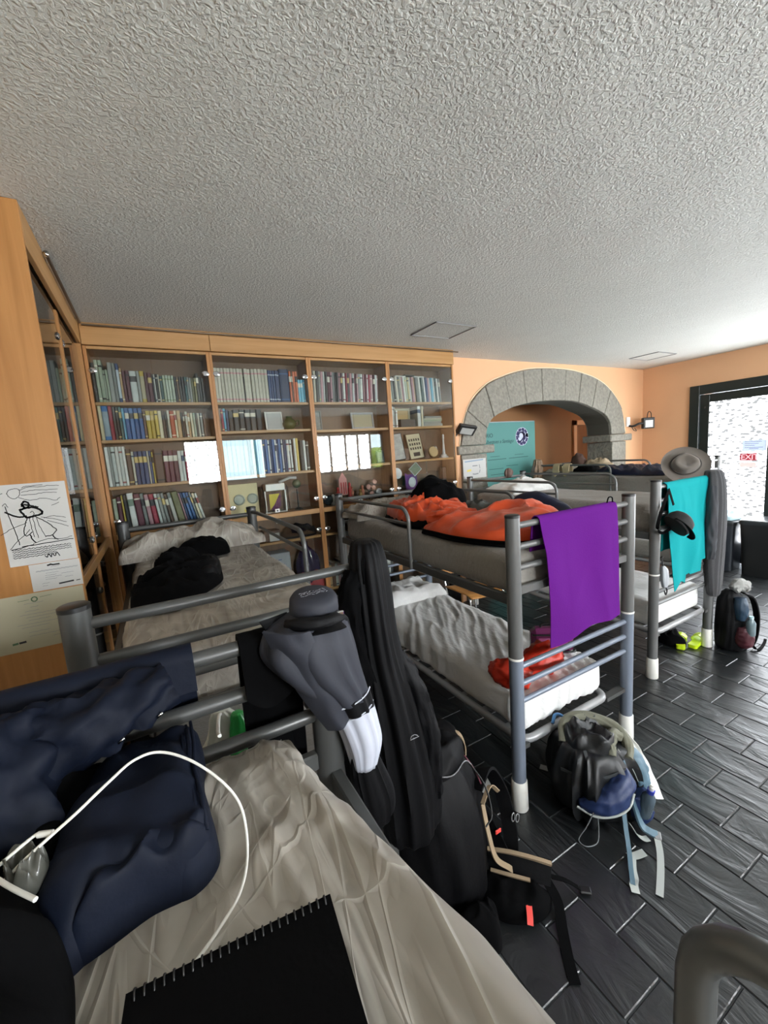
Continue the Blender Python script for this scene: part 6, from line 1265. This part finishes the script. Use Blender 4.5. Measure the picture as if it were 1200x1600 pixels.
# ------------------------------------------------------------------ far bunk: hat, clothes, small hanging things
t = thing('hat', (4.93, 2.28, 1.47), 'grey-brown felt hat with creased crown hung on the far bunk post', 'hat')
M_felt = mat('felt', '655E57', .9, bump=(120, .3, .002), sheen=.3)
vdir = (Vector((0, 0, 1.8)) - Vector((4.93, 2.25, 1.50))).normalized(); Hq = vdir.to_track_quat('Z', 'Y').to_matrix().to_4x4()
Hx = Matrix.Translation((4.86, 2.235, 1.475)) @ Matrix.Rotation(R(8), 4, 'Z') @ Hq @ Matrix.Rotation(R(-22), 4, 'X')
n_ = 44; vs = []; fs = []
prof = [(.205, .012), (.200, .006), (.16, -.002), (.125, .0), (.112, .006), (.105, .03), (.098, .07), (.088, .095), (.072, .104), (.052, .090), (.030, .066), (.0001, .060)]
for i, (r_, z_) in enumerate(prof):
    for j in range(n_):
        a = 2 * PI * j / n_; ex = 1.0 + .16 * abs(math.cos(a)) ** 2 * (1 if r_ < .12 else .35)
        zz = z_ + (.018 * math.cos(2 * a) if r_ > .15 else 0) - (.012 * max(0, math.cos(a)) ** 6 if .04 < r_ < .09 else 0)
        pinch = 1 - (.22 * max(0, math.cos(a)) if r_ < .10 else 0) * abs(math.sin(a))
        vs.append(Hx @ Vector((r_ * ex * math.cos(a), r_ * math.sin(a) * pinch, zz)))
for i in range(len(prof) - 1):
    for j in range(n_): fs.append((i * n_ + j, i * n_ + (j + 1) % n_, (i + 1) * n_ + (j + 1) % n_, (i + 1) * n_ + j))
put('felt_body', vs, fs, M_felt, t, True)
MB().tube([Hx @ Vector((.1145 * (1 + .16 * math.cos(a) ** 2) * math.cos(a), .1145 * math.sin(a), .016)) for a in [2 * PI * j / 40 for j in range(40)]], .007, 8, closed=True).put('hat_band', mat('dark_band', '3A3532', .7), t, True)
tag(heap('dark_trousers', [(5.02, 3.30), (5.0, 2.9), (5.02, 2.50), (5.12, 2.42), (5.30, 2.45), (5.34, 2.9), (5.30, 3.3), (5.15, 3.40)], 1.352, .065, M_navysh, seed=81, fold=.03, e=3, freq=7), 'dark navy clothes spread along the far upper mattress', 'clothes')
tag(heap('black_shirt', [(5.0, 3.66), (5.0, 3.46), (5.15, 3.42), (5.37, 3.50), (5.34, 3.66), (5.12, 3.68)], 1.352, .09, M_black, seed=82, fold=.02, e=3), 'black folded shirt beside the beige pillow of the far bunk', 'clothes')
tag(heap('rolled_blanket', [(5.40, 3.75), (5.45, 3.45), (5.62, 3.45), (5.68, 3.75), (5.55, 3.9)], 1.352, .16, mat('beige_blanket', 'A08F76', .9), seed=83, fold=.02, e=2), 'beige rolled blanket at the back of the far upper mattress', 'blanket')
tag(heap('brown_cap', [(5.40, 3.98), (5.42, 3.84), (5.55, 3.82), (5.60, 3.94), (5.50, 4.05)], 1.40, .17, mat('brown_cloth', '4A352C', .9), seed=84, fold=.02, e=2), 'dark brown cloth bundle behind the beige blanket', 'cloth')
t = thing('scarf', (4.92, 4.20, 1.2), 'brown and white scarf tied around the head post of the far bunk', 'scarf')
loft('scarf_top', [(4.94, 4.22, 1.575, .02, .02), (4.94, 4.20, 1.56, .055, .05), (4.93, 4.19, 1.48, .07, .06), (4.92, 4.18, 1.40, .08, .06), (4.90, 4.17, 1.30, .065, .05), (4.90, 4.17, 1.24, .03, .03)], mat('brown_stripe', '8B7662', .9, var=(22, .7)), t, fold=.35, kf=7, seed=71, n=40)
ribbon('scarf_end', [(4.88, 4.20, 1.50), (4.82, 4.19, 1.42), (4.79, 4.18, 1.34)], .05, .008, M_felt, t, side=Vector((0, 1, .2)))
for i, yy in enumerate((3.86, 3.70)):
    t = thing('sock', (4.95, yy, 1.4), ('left', 'right')[i] + ' beige sock hung over the near guard rail of the far bunk', 'sock', 'beige socks on the far guard rail')
    ribbon('sock_body', [(4.985, yy, 1.40), (4.978, yy, 1.47), (4.955, yy, 1.498), (4.912, yy, 1.470), (4.908, yy + .005, 1.39), (4.905, yy - .02, 1.36)], .095, .016, mat('beige_sock', 'B3A482', .9) if i == 0 else bpy.data.materials['beige_sock'], t, side=Vector((0, 1, 0)))
t = thing('keyring_bundle', (3.66, 3.57, 1.45), 'small brown trinket bundle behind the raised pillow corner, turquoise towel bunk', 'trinket')
loft('bundle', [(3.655, 3.545, 1.43, .03, .02), (3.66, 3.54, 1.46, .045, .03), (3.665, 3.54, 1.50, .05, .032), (3.66, 3.54, 1.53, .03, .02), (3.66, 3.54, 1.54, .01, .01)], mat('brown_trinket', '5A443C', .7, var=(40, .7)), t, fold=.4, kf=8, seed=91, n=32)
